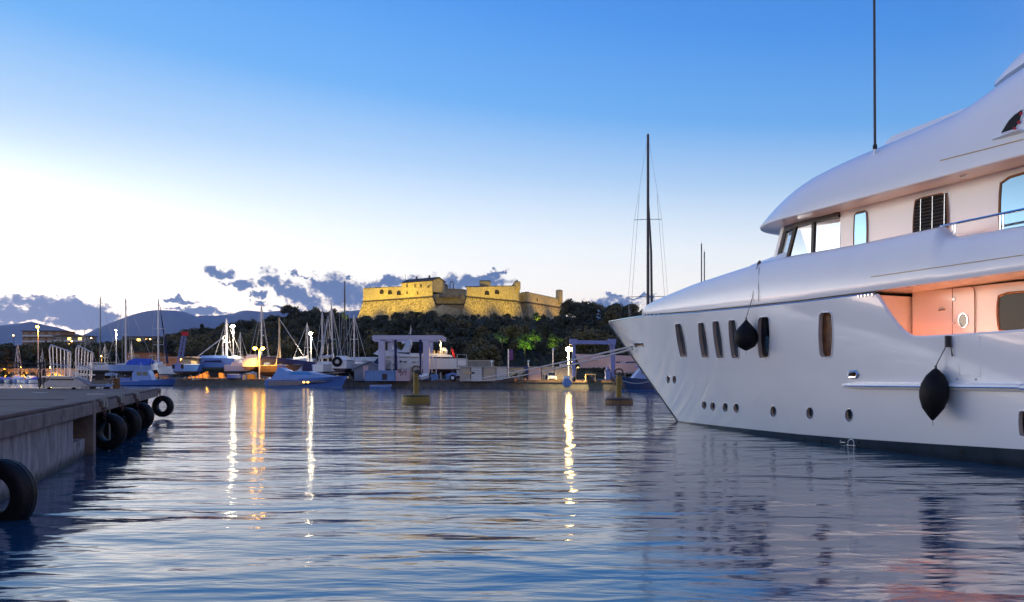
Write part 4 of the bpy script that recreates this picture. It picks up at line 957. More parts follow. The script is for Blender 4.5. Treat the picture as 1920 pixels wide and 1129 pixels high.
def rail(tops, bots, dyf, mid, nb, ret, nm='handrail'):
    (x0, y0), (x1, y1) = tops; (u0, v0), (u1, v1) = bots
    r = MB(); a, c = bx(x0, y0, 0), bx(x1, y1, dyf); e, f_ = bx(u0, v0, 0), bx(u1, v1, dyf)
    pts = [e, e.lerp(a, .82) + Vector((-.05, 0, 0)), e.lerp(a, .95) + Vector((-.01, 0, 0)), a + (c - a) * .02, a.lerp(c, .5), c.lerp(a, .02), c.lerp(f_, .06), f_]
    r.tube(pts, .028, 8); o = r.build(nm, M['alu'], bd, smooth=True)
    if mid:
        m0, m1 = e.lerp(a, mid), f_.lerp(c, mid); MB().tube([m0, m1] + ([m1 + Vector((.14, .02, .08))] if ret else []), .022, 6).build('mid_rail', M['alu'], o, smooth=True)
    for k in range(nb):
        t_ = (k + .6) / (nb + .2); p, q = e.lerp(f_, t_), a.lerp(c, t_); MB().tube([p, q], .019, 6).build('baluster', M['alu'], o, smooth=True)
    return o
rail(((94.5, 646.5), (132.5, 660)), ((97, 706), (132, 706.5)), .9, .40, 5, False)
o = rail(((145, 648), (174.5, 662)), ((143, 707), (171, 716)), 1.0, .43, 5, True)
MB().tube([bx(143, 707, 0), bx(171, 716, 1.0)], .025, 6).build('bottom_rail', M['alu'], o, smooth=True)
b = MB().add([bx(146, 711, 0), bx(170, 718, 1), bx(168, 727, 1), bx(146, 727, 0)], [(0, 1, 2, 3)]); b.build('ramp_plate', M['alu'], bd)
for k in range(4): MB().box(bx(150 + k * 4.6, 726.5 - k * .2, .1 + k * .25), (.06, .05, .09)).build('ramp_foot', M['alu'], bd)
sd = thing('mooring_stand', 'black iron mooring stand with loops beside the boarding steps', 'mooring stand', (at(79, 36.2), 36.2, ZP)); K2 = 36.2 / FPX
def sx_(px, py, dy=0): return Vector(((px - 79) * K2, dy, (702 - py) * K2 + CAMZ - ZP))
for px in (75, 82.5): MB().tube([sx_(px, 728), sx_(px, 680)], .028, 6).build('post', M['black'], sd)
MB().tube([sx_(72, 681), sx_(88, 680)], .03, 6).build('crossbar', M['black'], sd)
for px, py, w, h in ((75, 705, 2.6, 12), (84, 703, 2.8, 10), (75.5, 719, 2.4, 8), (79, 686, 3.5, 5)):
    MB().tube([sx_(px + w * math.cos(a), py + h * math.sin(a), -.06) for a in np.linspace(0, 2 * math.pi, 14, endpoint=False)], .022, 5, closed=True).build('rope_loop', M['black'], sd)
for k, (y0, y1) in enumerate(((655, 683), (681, 688))):
    pts = [sx_(78, y1).lerp(sx_(-150, y0 - 20, -2), f_) + Vector((0, 0, -.25 * 4 * f_ * (1 - f_))) for f_ in np.linspace(0, 1, 16)]
    MB().tube([p + Vector(sd.location) for p in pts], .022, 5).build('mooring_rope', M['black'], label=('upper' if k == 0 else 'lower') + ' black rope led from the iron stand out of the left edge', cat='rope')
D = 37.4; b = thing('pier_bollard', 'leaning rusty yellow bollard at the far edge of the pier', 'bollard', (at(218, D), D, ZP)); MB().lathe([(.001, 0), (.16, 0), (.15, .38), (.17, .42), (.15, .46), (.001, .47)], 12).build('post', M['brown'], b, smooth=True)
MB().tube([(.1, -.05, .3), (.3, -.1, .06), (.42, -.1, .03)], .025, 5).build('rope_tail', M['rope'], b)
D = 37.0; b = thing('gangplank', 'small pale blue metal gangplank lying on the pier end', 'gangplank', (at(187, D), D, ZP)); MB().box((0, 0, .12), (.9, .5, .035), ry=.02).build('plate', M['bluel'], b)
for s in (-1, 1): MB().tube([(-.47, s * .25, .15), (.36, s * .25, .16), (.50, s * .25, .22)], .03, 6).build('side_rail', M['alu'], b, smooth=True)
for x in (-.3, .3): MB().box((x, 0, .05), (.06, .45, .1)).build('foot', M['black'], b)

# ------------------------------------------------------------------ mooring buoys
def buoy(px, D, r, hh, mt, ph, lab, pw):
    t_ = thing('mooring_buoy', lab, 'buoy', (at(px, D), D, 0), 0, 'yellow mooring buoys')
    MB().lathe([(.001, -.35), (r * .9, -.35), (r * .98, -.2), (r, -.05), (r, hh - .1), (r * .96, hh - .02), (r * .88, hh), (r * .3, hh + .05), (.001, hh + .06)], 32).build('float', M[mt], t_, smooth=True, angle=40)
    MB().lathe([(r * 1.005, hh - .14), (r * 1.03, hh - .1), (r * 1.005, hh - .06)], 32).build('rubbing_band', M['boot'], t_, smooth=True)
    MB().lathe([(pw * 1.2, hh), (pw * 1.05, hh + .1), (pw, hh + .2), (pw * .95, ph), (.001, ph)], 14).build('post', M['yellow'], t_, smooth=True)
    for k in range(4):
        a = .5 + k * math.pi / 2; c, s = math.cos(a), math.sin(a); MB().tube([(c * r * .82, s * r * .82, hh), (c * r * .78, s * r * .78, hh + .35), (c * pw * 1.1, s * pw * 1.1, ph - .25)], .02, 5).build('strut', M['yellow'], t_)
    MB().tube([(.28 * math.cos(a), .05, ph + .2 + .22 * math.sin(a)) for a in np.linspace(0, 6.28, 12, endpoint=False)], .06, 6, closed=True).build('mooring_ring', M['rust'], t_, smooth=True)
    MB().box((.1, 0, ph + .02), (pw * 2.6, .3, .22), rz=.3).build('swivel_block', M['black'], t_)
    return t_
buoy(780, 59, 1.0, .62, 'yellow', 2.15, 'broad yellow mooring buoy with post in front of the travel lift', .18)
buoy(1160.5, 57.5, .95, .42, 'brown', 1.95, 'rust brown rimmed mooring buoy with yellow post beside the yacht bow', .20)

# ================================================================== BOATYARD QUAY
def hullmb(L, B, fb, fs, dr, tr=.72, rake=.10, zsplit=.12, n=18):
    """returns topsides and bottom of a boat, x forward, waterline z=0"""
    tops, bot = [], []
    for i in range(n + 1):
        t = i / n; t2 = 1 - (1 - t) ** 1.5
        f = (tr + (1 - tr) * min(1, t2 / .4)) if t2 < .4 else 1 - ((t2 - .4) / .6) ** 2.3
        bb = max(.012, B / 2 * f); zs = fs + (fb - fs) * t2 ** 1.6; zk = -dr * (1 - t2 ** 3) * (.55 + .45 * min(1, t2 / .35))
        x0 = -L / 2 + L * t2 * (1 - rake); xs = lambda z: x0 + max(0, (z - zk)) / (fb + dr) * rake * L * t2
        pr = [(0, zk), (bb * .5, zk * .62), (bb * .84, zk * .18), (bb * .92, zsplit), (bb * .97, zs * .5 + .06), (bb, zs), (bb * .94, zs + .01), (bb * .9, zs - .12), (0, zs - .05)]
        def ring(a): 
            h = [(xs(z), -l, z) for l, z in a] + [(xs(z), l, z) for l, z in a[::-1] if l > 1e-6]
            return h
        tops.append(ring(pr[3:])); bot.append([(xs(z), -l, z) for l, z in pr[:4][::-1]] + [(xs(z), l, z) for l, z in pr[1:4]])
    T = MB().grid(tops, capa=True); Bm = MB().grid(bot, capa=True, closed=True); return T, Bm
def cab(prof, w, taper=.2, z0=None):
    """superstructure: side profile (x,z) spanned across width w, narrowing upwards"""
    zs = [p[1] for p in prof]; za, zb = (min(zs), max(zs)); b = MB(); n = len(prof)
    hw = lambda z: w / 2 * (1 - taper * (z - za) / max(.01, zb - za))
    vs = [(x, -hw(z), z) for x, z in prof] + [(x, hw(z), z) for x, z in prof]
    return b.add(vs, [tuple(range(n - 1, -1, -1)), tuple(range(n, 2 * n))] + [(i, (i + 1) % n, n + (i + 1) % n, n + i) for i in range(n)])
def side_panel(par, prof, w, taper, za, zb, mt, nm='window', both=True):
    for s in (-1, 1):
        hw = lambda z: (w / 2 * (1 - taper * (z - za) / max(.01, zb - za)) + .015) * s
        MB().prismv([(x, hw(z), z) for x, z in prof], (0, .02 * s, 0)).build(nm, M[mt], par)
def cradle(root, L, B, lift, lab, n=2, z0=1.0):
    t_ = thing('boat_props', lab, 'boat props', (root.location.x, root.location.y, z0), root.rotation_euler.z, 'steel props holding boats ashore')
    for i in range(n):
        x = (-.28 + .56 * i / max(1, n - 1)) * L
        for s in (-1, 1):
            b = MB().tube([(x, s * B * .36, lift - .05), (x + .1, s * B * .62, 0)], .06, 5); b.tube([(x - .3, s * B * .62, .05), (x + .5, s * B * .62, .05)], .05, 5); b.tube([(x, s * B * .36, lift - .05), (x - .3, s * B * .62, .05)], .04, 4); b.build('leg', M['stand'], t_)
        MB().box((x, 0, .15), (.4, .6, .3)).build('keel_block', M['woodm'], t_)
    return t_
def mast(par, x, z0, z1, r=.10, spread=((.45, 1.1), (.75, .8)), fore=None, aft=None, side=1.2, mt='mastm', lean=0, stay=.025, radar=False):
    m_ = MB().tube([(x, 0, z0), (x - lean, 0, z1)], [r, r * .75], 8).build('mast', M[mt], par, smooth=True); H = z1 - z0
    for f, w in spread: MB().tube([(x - lean * f, -w, z0 + H * f), (x - lean * f, 0, z0 + H * f + .06), (x - lean * f, w, z0 + H * f)], .05, 5).build('spreader', M[mt], m_)
    tip = (x - lean, 0, z1 - .15)
    if fore is not None: MB().tube([tip, (fore, 0, z0 + .1)], stay * 1.6, 4).build('forestay', M['mastm'], m_)
    if aft is not None: MB().tube([tip, (aft, 0, z0 + .1)], stay, 4).build('backstay', M['mastm'], m_)
    for s in (-1, 1):
        pts = [tip] + [(x - lean * f, s * w, z0 + H * f) for f, w in sorted(spread, reverse=True)] + [(x - .1, s * side, z0)]
        MB().tube(pts, stay, 4).build('shroud', M['mastm'], m_)
    MB().tube([tip, (x - lean, 0, z1 + .5)], .02, 4).build('masthead_aerial', M['mastd'], m_)
    if radar: MB().lathe([(.001, 0), (.28, 0), (.3, .1), (.2, .2), (.001, .22)], 10, (x + .35, 0, z0 + H * .42)).build('radar_dome', M['white'], m_, smooth=True)
    return m_
def boat(name, label, cat, px, D, rz, L, B, fb, fs, dr, lift, col, bot, group=None, tr=.72, z0=1.0, water=False, props=None):
    z = 0 if water else z0 + lift + dr
    t_ = thing(name, label, cat, (at(px, D), D, z), rz, group)
    T, Bm = hullmb(L, B, fb, fs, dr, tr); h = T.build('hull', M[col], t_, smooth=True, angle=40); Bm.build('bottom', M[bot], t_, smooth=True, angle=40)
    MB().tube([(-L / 2, -B / 2 * tr, fs * .9)] + [(-L / 2 + L * t * .93, -B / 2 * (1 - (max(0, t - .4) / .6) ** 2.2) * (tr + (1 - tr) * min(1, t / .4)), (fs + (fb - fs) * t ** 1.6) * .93) for t in (.2, .4, .6, .8)], .04, 5).build('rubbing_strake', M['whiteg' if col != 'white' else 'navy'], t_)
    if not water and props: cradle(t_, L, B, lift + dr * .35, props, 2 if L < 11 else 3, z0)
    return t_
def fin(t_, dr, deep=1.1, L=1.8, x=0): MB().prismv([(x - L * .5, -.1, -dr * .7), (x + L * .5, -.1, -dr * .7), (x + L * .3, -.1, -dr - deep), (x - L * .5, -.1, -dr - deep)], (0, .2, 0)).build('keel', M['antif'], t_)
def pulpit(t_, L, B, fb, fs):
    b = MB()
    for s in (-1, 1):
        pts = []
        for t in (.05, .25, .45, .65, .82, .93): 
            f = 1 - (max(0, t - .4) / .6) ** 2.2; x = -L / 2 + L * t * .97; y = s * B / 2 * f * .93; z = fs + (fb - fs) * t ** 1.6
            b.tube([(x, y, z), (x, y, z + .6)], .018, 4); pts.append((x, y, z + .6))
        b.tube(pts, .016, 4)
    b.build('guard_rail', M['alu'], t_)
def sailcover(t_, x0, x1, z, mt='navy', r=.2):
    bm_ = MB().tube([(x0, 0, z), (x1, 0, z - .1)], .07, 6).build('boom', M['mastm'], t_)
    MB().tube([(x0 - .1, 0, z + .55), (x0 - .3, 0, z + .2), (x0 + (x1 - x0) * .5, 0, z + .15), (x1, 0, z + .02)], [.12, r * 1.2, r, r * .6], 8).build('sail_cover', M[mt], bm_, smooth=True)
hm = lambda py, D, t_: zat(py, D) - t_.location.z     # masthead height above the boat's waterline

# ---- far left: small boats under covers along the quay
for k, (px, D, L, mtc, lab) in enumerate(((4, 196, 6.4, 'bluec', 'small boat under a blue cover at the left picture edge'), (17, 194, 6, 'bluec', 'second small covered boat from the left edge'), (31, 193, 6.6, 'white', 'small white cuddy boat third from the left edge'), (44, 191, 5.6, 'bluel', 'small pale blue covered boat behind the mooring stand'), (58, 189, 6, 'white', 'small white boat with an orange seat left of the mooring stand'), (70, 188, 5.2, 'bluec', 'small blue covered boat behind the iron mooring stand'), (141, 182, 5.6, 'bluec', 'small blue covered boat seen between the step handrails'))):
    t_ = boat('small_boat', lab, 'boat', px, D, R(-70 + 9 * k), L, 2.3, .95, .8, .35, 0, 'white' if k % 2 else 'bluel', 'navyp', 'small boats moored on the left', water=True)
    if mtc == 'white':
        cab([(-.4, .7), (1.8, .75), (1.5, 1.2), (.4, 1.65), (-.4, 1.7)], 1.8, .25).build('cuddy', M['white'], t_); side_panel(t_, [(0, 1.15), (1.1, 1.15), (.5, 1.5), (0, 1.55)], 1.75, .25, .7, 1.7, 'glassd')
        if k == 4: MB().box((-1.5, 0, .95), (.9, 1.4, .5)).build('seat', M['orange'], t_)
    else:
        MB().grid([[(x, y * 1.02 * (1 - max(0, (x - .6) / 3.2)), .82 + hgt_ * (1 - abs(y) / 1.25)) for y in (-1.15, -.7, -.25, .25, .7, 1.15)] for x, hgt_ in ((-2.6, .1), (-1.6, .55), (-.2, .75), (.9, .6), (2.2, .2))]).build('cover', M[mtc], t_)
    MB().box((-L / 2 - .2, 0, .65), (.35, .4, .8)).build('outboard', M['black'], t_)
# ---- boats ashore, left to right
t_ = boat('sailing_boat', 'white sailing boat ashore with a tall dark mast, right of the step handrails', 'sailing boat', 188, 168, R(25), 8, 2.7, 1.1, 1.0, .7, 1.0, 'white', 'antig', props='steel props under the white boat right of the step handrails')
cab([(-2, .95), (1.6, 1.0), (1.3, 1.45), (-1.2, 1.6), (-2, 1.6)], 1.7).build('cabin', M['whiteg'], t_); side_panel(t_, [(-1.3, 1.2), (1, 1.2), (.9, 1.35), (-1.3, 1.45)], 1.66, .2, .95, 1.6, 'glassd')
mast(t_, 0, 1, hm(556, 168, t_), .13, ((.27, .9), (.48, 1.3)), 3.6, -3.7, 1.2, 'mastd'); fin(t_, .7); pulpit(t_, 8, 2.7, 1.1, 1.0)
MB().prismv([(3.3, -.3, -.4), (4.6, -.3, .4), (4.2, -.3, 1.0), (3.6, -.3, .6)], (0, .6, 0)).build('bow_fairing', M['terra'], t_)
t_ = boat('sailing_boat', 'long pale blue sailing boat ashore with a royal blue cockpit cover', 'sailing boat', 244, 163, R(172), 10.6, 3.1, 1.35, 1.25, .8, .7, 'bluel', 'antif', props='steel props under the long pale blue sailing boat')
cab([(-2.6, 1.1), (2.4, 1.15), (1.9, 1.55), (-2.6, 1.75)], 2).build('cabin', M['whiteg'], t_); mast(t_, .9, 1.5, hm(560, 163, t_), .16, ((.45, 1.2),), 4.9, -5, 1.3); fin(t_, .8, 1.1)
cab([(-4.6, 1.2), (.2, 1.2), (-.2, 2.1), (-1.4, 2.55), (-3.8, 2.5), (-4.6, 2.0)], 2.6, .35).build('cockpit_cover', M['bluec'], t_)
t_ = boat('sailing_boat', 'cream sailing boat ashore seen from astern with a leaning blue furled sail', 'sailing boat', 297, 162, R(-68), 8.6, 2.8, 1.3, 1.15, .7, 1.0, 'white', 'antif', props='steel props under the cream boat with the leaning blue sail')
mast(t_, .5, 1.2, hm(562, 162, t_), .15, ((.30, .9), (.55, 1.1)), 4.0, -4.1, 1.2); fin(t_, .7); cab([(-1.6, 1.1), (2, 1.15), (1.6, 1.5), (-1.6, 1.7)], 1.8).build('cabin', M['whiteg'], t_)
MB().tube([(.5, .25, hm(562, 162, t_) - 1), (-1.6, 1.1, 6), (-2.4, 1.6, 1.4)], [.06, .16, .2], 6).build('furled_sail', M['navy'], t_, smooth=True); MB().tube([(.2, 0, 2.8), (.2, 0, 1.5)], [.12, .3], 8).build('sail_bundle', M['bluec'], t_)
t_ = boat('work_boat', 'blue work boat afloat with low wheelhouse in front of the yard', 'boat', 276, 149, R(4), 11, 3.3, 1.25, .85, .5, 0, 'bluep', 'navyp', water=True)
cab([(-2.2, .9), (1.2, .95), (.9, 1.9), (.5, 2.75), (-1.5, 2.85), (-2.2, 2.2)], 2.3, .12).build('wheelhouse', M['bluel'], t_); side_panel(t_, [(-1.4, 1.8), (-.6, 1.8), (-.6, 2.45), (-1.4, 2.45)], 2.3, .12, .9, 2.85, 'glassd'); side_panel(t_, [(-.4, 1.8), (.5, 1.8), (.25, 2.45), (-.4, 2.45)], 2.3, .12, .9, 2.85, 'glassd')
MB().box((-.6, 0, 2.95), (2.6, 2.2, .12)).build('roof', M['bluel'], t_); MB().tube([(2, -1.1, 1.1), (2.2, -1, 1.7), (4.6, -.4, 1.9)], .03, 5).build('bow_rail', M['alu'], t_); MB().box((-3.6, 0, 1.05), (2.2, 2, .7)).build('deck_locker', M['bluep'], t_)
MB().tube([(-1, 0, 3), (-1.1, 0, 4.1)], .04, 5).build('aerial_post', M['whiteg'], t_)
t_ = boat('motor_boat', 'low cream hull ashore lit yellow between blue boats', 'boat', 330, 156, R(176), 8, 2.7, 1.3, 1.1, .5, .45, 'white', 'antig', props='props under the low cream hull')
cab([(-1.5, 1.1), (2.6, 1.1), (1.5, 1.5), (-1.5, 1.55)], 2).build('deck_cover', M['whiteg'], t_)
t_ = boat('motor_boat', 'blue motor boat ashore seen stern on with a pale canopy', 'boat', 363, 148, R(72), 8, 3.0, 1.4, 1.4, .7, .7, 'bluep', 'antif', props='props under the blue motor boat with the pale canopy')
cab([(-2, 1.3), (2, 1.35), (1.2, 2.3), (-1.2, 2.5), (-2, 2.0)], 2.3, .3).build('canopy', M['sand'], t_); MB().box((-4.0, -.9, .9), (.12, .5, .7)).build('stern_hatch', M['void'], t_); MB().box((-4.0, .9, .9), (.12, .5, .7)).build('stern_hatch', M['void'], t_)
MB().prismv([(-2.2, -1.4, 2.45), (2, -1.4, 2.3), (2, 1.4, 2.3), (-2.2, 1.4, 2.45)], (0, 0, .12)).build('canopy_top', M['shed'], t_)
t_ = boat('sailing_boat', 'bright blue sailing boat ashore with dark name panel and a short cream mast', 'sailing boat', 400, 149, R(188), 7.6, 2.8, 1.8, 1.7, .9, 1.2, 'bluep', 'antig', props='props under the bright blue boat with the dark name panel')
mast(t_, -1.6, 1.9, hm(631, 149, t_), .14, ((.4, .3),), 2.6, -3.4, .5, 'whiteg', stay=.07); fin(t_, .9, .8); MB().prismv([(-1.9, 1.42, .95), (1.3, 1.44, 1.0), (1.2, 1.44, 1.25), (-1.5, 1.43, 1.35)], (0, .03, 0)).build('name_panel', M['navy'], t_)
cab([(-2.6, 1.7), (2.2, 1.75), (1.8, 2.15), (-2.4, 2.2)], 1.8).build('cabin', M['bluel'], t_)
t_ = boat('sailing_boat', 'white sailing boat ashore under pale wrapping beside the white street lamp', 'sailing boat', 427, 151, R(150), 8.2, 2.9, 1.6, 1.5, .9, 1.2, 'white', 'antig', props='props under the white boat beside the white street lamp')
mast(t_, .3, 1.5, hm(598, 151, t_), .22, ((.42, .8),), 3.6, -3.8, 1.2, 'lilac', radar=True); fin(t_, .9, .8); MB().grid([[(x, y, 1.55 + h_ * (1 - abs(y) / 1.5)) for y in (-1.4, -.7, 0, .7, 1.4)] for x, h_ in ((-3.6, .2), (-2, .7), (0, .45), (2, .6), (3.2, .1))]).build('wrapping', M['whiteg'], t_)
t_ = boat('motor_boat', 'small cream motor boat ashore with a pink striped top right of the white lamp', 'boat', 450, 148, R(20), 5.2, 2.2, 1.2, 1.1, .5, .95, 'pinkb', 'antig', props='props under the small cream motor boat')
cab([(-1.6, 1.05), (1.6, 1.1), (.6, 1.5), (-1.2, 1.7)], 1.7).build('cover', M['contp'], t_)
t_ = boat('dinghy', 'royal blue dinghy on the quay edge under the small cream boat', 'dinghy', 447, 145.6, R(8), 3.6, 1.6, .85, .8, .25, .0, 'bluec', 'navyp'); MB().box((0, 0, .72), (.4, 1.3, .06)).build('thwart', M['bluel'], t_)
t_ = boat('sailing_boat', 'white sailing boat ashore seen stern on behind the orange double lamp', 'sailing boat', 487, 149, R(84), 9.4, 3.2, 1.6, 1.55, .9, 1.3, 'white', 'antif', props='props under the stern on white boat behind the double lamp')
mast(t_, .8, 1.5, hm(569, 149, t_), .17, ((.52, .5),), 4.4, -4.4, 1.3, radar=True); fin(t_, .9, .9); cab([(-3.6, 1.4), (2, 1.5), (1.6, 1.9), (-3.4, 2.2)], 2.2, .3).build('cabin', M['whiteg'], t_)
for s in (-.7, .7): MB().box((-4.66, s, .95), (.04, .5, .3)).build('stern_window', M['glassd'], t_)
t_ = boat('sailing_boat', 'dark hulled ketch ashore under a long navy blue boom cover', 'sailing boat', 556, 146, R(-4), 12.5, 3.4, 1.4, 1.3, .9, .4, 'antif', 'antif', props='props under the dark hulled ketch'); zz = t_.location.z
mast(t_, (at(523, 146) - t_.location.x), 1.3, hm(596, 146, t_), .19, ((.4, .4),), None, 2.2, 1.3, 'sand', stay=.06); fin(t_, .9, .5)
cv_ = [(at(484, 145) - t_.location.x, zat(673, 145) - zz, .85), (at(500, 145) - t_.location.x, zat(674, 145) - zz, .50), (at(550, 145) - t_.location.x, zat(679.5, 145) - zz, .52), (at(600, 145) - t_.location.x, zat(684, 145) - zz, .38)]
MB().grid([[(x, -.8 + w * .5 * math.cos(a) * .7, z + w * math.sin(a)) for a in np.linspace(0, 2 * math.pi, 10, endpoint=False)] for x, z, w in cv_], closed=True, capa=True, capb=True).build('boom_cover', M['navy'], t_, smooth=True)
MB().box((at(488, 145) - t_.location.x, -.8, zat(682, 145) - zz), (.7, .6, 1.6)).build('boom_crutch', M['navy'], t_); MB().box((at(582, 145) - t_.location.x, -.5, zat(691, 145) - zz), (2.4, 2, 1.5)).build('deck_box', M['navy'], t_); MB().box((at(562, 145) - t_.location.x, -.5, zat(690, 145) - zz), (1.6, 2, 1.2)).build('deckhouse', M['bluel'], t_)
# sporty motor boat lying at the quay
t_ = boat('sport_cruiser', 'long low blue sport cruiser afloat with dark hull stripe and two lit portholes', 'motor boat', 580, 129.5, R(-10), 12.9, 3.5, 1.75, 1.25, .6, 0, 'bluep', 'bluel', water=True, tr=.9)
cab([(-5.6, 1.2), (5.2, 1.62), (2.2, 2.0), (.4, 2.45), (-3.1, 2.5), (-4.2, 3.0), (-4.6, 3.05), (-5.0, 2.2)], 2.9, .3).build('superstructure', M['bluel'], t_)
MB().prismv([(-5.9, -1.64, .30), (-1, -1.82, .36), (3.2, -1.58, .80), (4.4, -1.2, 1.2), (3.0, -1.55, 1.15), (-1, -1.80, 1.0), (-5.8, -1.6, .98)], (0, -.05, 0)).build('hull_stripe', M['navyp'], t_)
side_panel(t_, [(-2.6, 2.0), (1.2, 1.95), (.3, 2.3), (-2.4, 2.36)], 2.9, .3, 1.2, 3.05, 'glassb'); MB().tube([(-4.7, -1.1, 2.2), (-4.5, -1.1, 3.3), (-4.5, 1.1, 3.3), (-4.7, 1.1, 2.2)], .12, 6).build('radar_arch', M['bluep'], t_)
for px in (576, 584): MB().lathe([(.001, -.03), (.15, -.03), (.15, 0), (.001, 0)], 10, (at(px, 128) - t_.location.x - .1, -1.87, .83), 'y', 1.4).build('lit_porthole', M['amberw'], t_)
MB().tube([(-6.9, 0, .25), (-6.0, 0, 1.0)], [.5, .8], 6).build('bathing_platform', M['bluel'], t_); MB().tube([(1, -1.5, 1.6), (1.2, -1.4, 2.05), (5.8, -.3, 2.3)], .02, 4).build('bow_rail', M['alu'], t_)
# cluster of masts
for px, D, top, rz, lab, col, lean in ((575, 152, 606, 60, 'small white sailing boat ashore just right of the second white street lamp', 'white', .3), (604, 143, 578, 100, 'leftmost of three masted boats ashore left of the tall thin mast', 'whiteg', 0), (613, 146, 590, 80, 'middle one of three masted boats ashore left of the tall thin mast', 'bluel', 0), (622, 141, 571, 70, 'rightmost of three masted boats ashore, tallest mast with pale stays', 'white', .5)):
    t_ = boat('sailing_boat', lab, 'sailing boat', px, D, R(rz), 8.2, 2.7, 1.4, 1.3, .8, .5, col, 'antif', props='props under the ' + lab[:64]); mast(t_, .4, 1.3, hm(top, D, t_), .14, ((.42, .7),), 3.7, -3.9, 1.1, 'mastm' if col != 'bluel' else 'mastd', lean, .035); fin(t_, .8, .5)
    cab([(-2.2, 1.2), (1.8, 1.3), (1.4, 1.7), (-2, 1.8)], 1.8).build('cabin', M['whiteg'], t_); sailcover(t_, .3, -3.2, 2.5, 'whiteg' if col == 'white' else 'navy')
t_ = boat('sailing_boat', 'white sailing boat ashore seen stern on with a black ring dinghy on its stern', 'sailing boat', 645, 136, R(92), 9, 3.1, 1.5, 1.45, .9, .9, 'white', 'antif', props='props under the boat with the black ring dinghy')
mast(t_, .6, 1.5, hm(527, 136, t_), .12, ((.3, .8), (.62, .8)), 4.2, -4.2, 1.2, 'mastd'); fin(t_, .9, .6); MB().tube([(-4.75, .3 + .58 * math.cos(a), 1.15 + .55 * math.sin(a)) for a in np.linspace(0, 6.28, 18, endpoint=False)], .24, 8, closed=True).build('ring_dinghy', M['blackv'], t_, smooth=True)
MB().tube([(-4.3, 1.3, 1.5), (-4.6, 1.5, 4.2)], .05, 5).build('wind_generator_pole', M['black'], t_); MB().lathe([(.001, -.2), (.4, -.1), (.4, .1), (.001, .2)], 10, (-4.6, 1.5, 4.3), 'x').build('wind_generator', M['black'], t_); cab([(-3, 1.4), (2, 1.4), (1.6, 1.8), (-2.6, 2.1)], 2).build('cabin', M['white'], t_)
t_ = boat('sailing_boat', 'grey sailing boat with a slim pale mast beside the blue grey shed', 'sailing boat', 662, 139, R(60), 8, 2.7, 1.4, 1.3, .8, .6, 'whiteg', 'antif', props='props under the grey boat beside the shed'); mast(t_, .3, 1.3, hm(590, 139, t_), .13, ((.5, .8),), 3.6, -3.8, 1.1); fin(t_, .8, .5)
# leaning boom of a yard crane
t_ = thing('yard_crane', 'leaning lattice boom of a yard crane left of the round dark tree', 'crane', (at(334, 170), 170, 1.0)); a, c = Vector((0, 0, 1.5)), Vector((at(346, 170) - at(334, 170), 0, zat(626, 170) - 1)); b = MB()
for s in (-.45, .45):
    for d in (-.3, .3): b.tube([a + Vector((s, d, 0)), c + Vector((s * .7, d, 0))], .09, 4)
for k in range(9):
    p, q = a.lerp(c, k / 9), a.lerp(c, (k + 1) / 9); b.tube([p + Vector((-.45, -.3, 0)), q + Vector((.4, -.3, 0))], .05, 4); b.tube([p + Vector((.45, -.3, 0)), p + Vector((-.45, -.3, 0))], .05, 4)
b.build('boom', M['lilacb'], t_); MB().box(c + Vector((.05, 0, 0)), (1.1, .8, .8)).build('boom_head', M['red'], t_); MB().box((0, 0, .9), (3, 2.2, 1.8)).build('cab_base', M['shed'], t_)

# ---- sheds and containers
def shed(px0, px1, D, py_e, py_r, depth, lab, wm, rm, z0=1.0, rz=0, front=True, nm='shed'):
    x0, x1 = at(px0, D), at(px1, D); w = x1 - x0; t_ = thing(nm, lab, 'shed', ((x0 + x1) / 2, D, z0), rz); e, r_ = zat(py_e, D) - z0, zat(py_r, D) - z0
    b = MB()
    if front: b.prismv([(-w / 2, 0, 0), (w / 2, 0, 0), (w / 2, 0, e), (0, 0, r_), (-w / 2, 0, e)], (0, depth, 0)); b.build('wall', M[wm], t_); rf = [[(-w / 2 - .3, e - .1), (0, r_ + .02), (0, r_ + .16), (-w / 2 - .3, e + .06)], [(w / 2 + .3, e - .1), (0, r_ + .02), (0, r_ + .16), (w / 2 + .3, e + .06)]]; 
    else: b.prismv([(-w / 2, 0, 0), (-w / 2, depth, 0), (-w / 2, depth, e), (-w / 2, depth / 2, r_), (-w / 2, 0, e)], (w, 0, 0)); b.build('wall', M[wm], t_)
    if front:
        for p in rf: MB().prismv([(x, -.3, z) for x, z in p], (0, depth + .6, 0)).build('roof_sheet', M[rm], t_)
    else:
        for s0, s1 in ((-.3, depth / 2), (depth + .3, depth / 2)): MB().prismv([(-w / 2 - .3, s0, e - .08), (w / 2 + .3, s0, e - .08), (w / 2 + .3, s1, r_ + .1), (-w / 2 - .3, s1, r_ + .1)], (0, 0, .12)).build('roof_sheet', M[rm], t_)
    return t_
s1 = shed(456, 486, 166, 684, 674.5, 5, 'small beige shed with pale roof left of the navy boom cover', 'plaster', 'roofp', front=False); MB().box((.3, -.02, 1.0), (.9, .06, 2)).build('door', M['whiteg'], s1)
shed(521, 582, 165, 680, 674, 6, 'long shed with pale lit roof behind the navy boom cover', 'plaster', 'roofp', front=False); shed(632, 702, 150, 687, 671, 8, 'wide shed with dull white roof behind the ring dinghy boat', 'plaster', 'roofp', front=False)
s3 = shed(664, 722, 131.5, 692, 679, 7, 'blue grey gabled shed left of the blue container', 'shed', 'shed'); MB().box((-.6, -.04, 1.3), (.8, .06, 2.1)).build('door', M['contp'], s3)
MB().prismv([(-2.5, -.05, 3.0), (2.5, -.05, 3.0), (2.5, -.05, 3.06), (-2.5, -.05, 3.06)], (0, -.05, 0)).build('eaves_band', M['void'], s3)
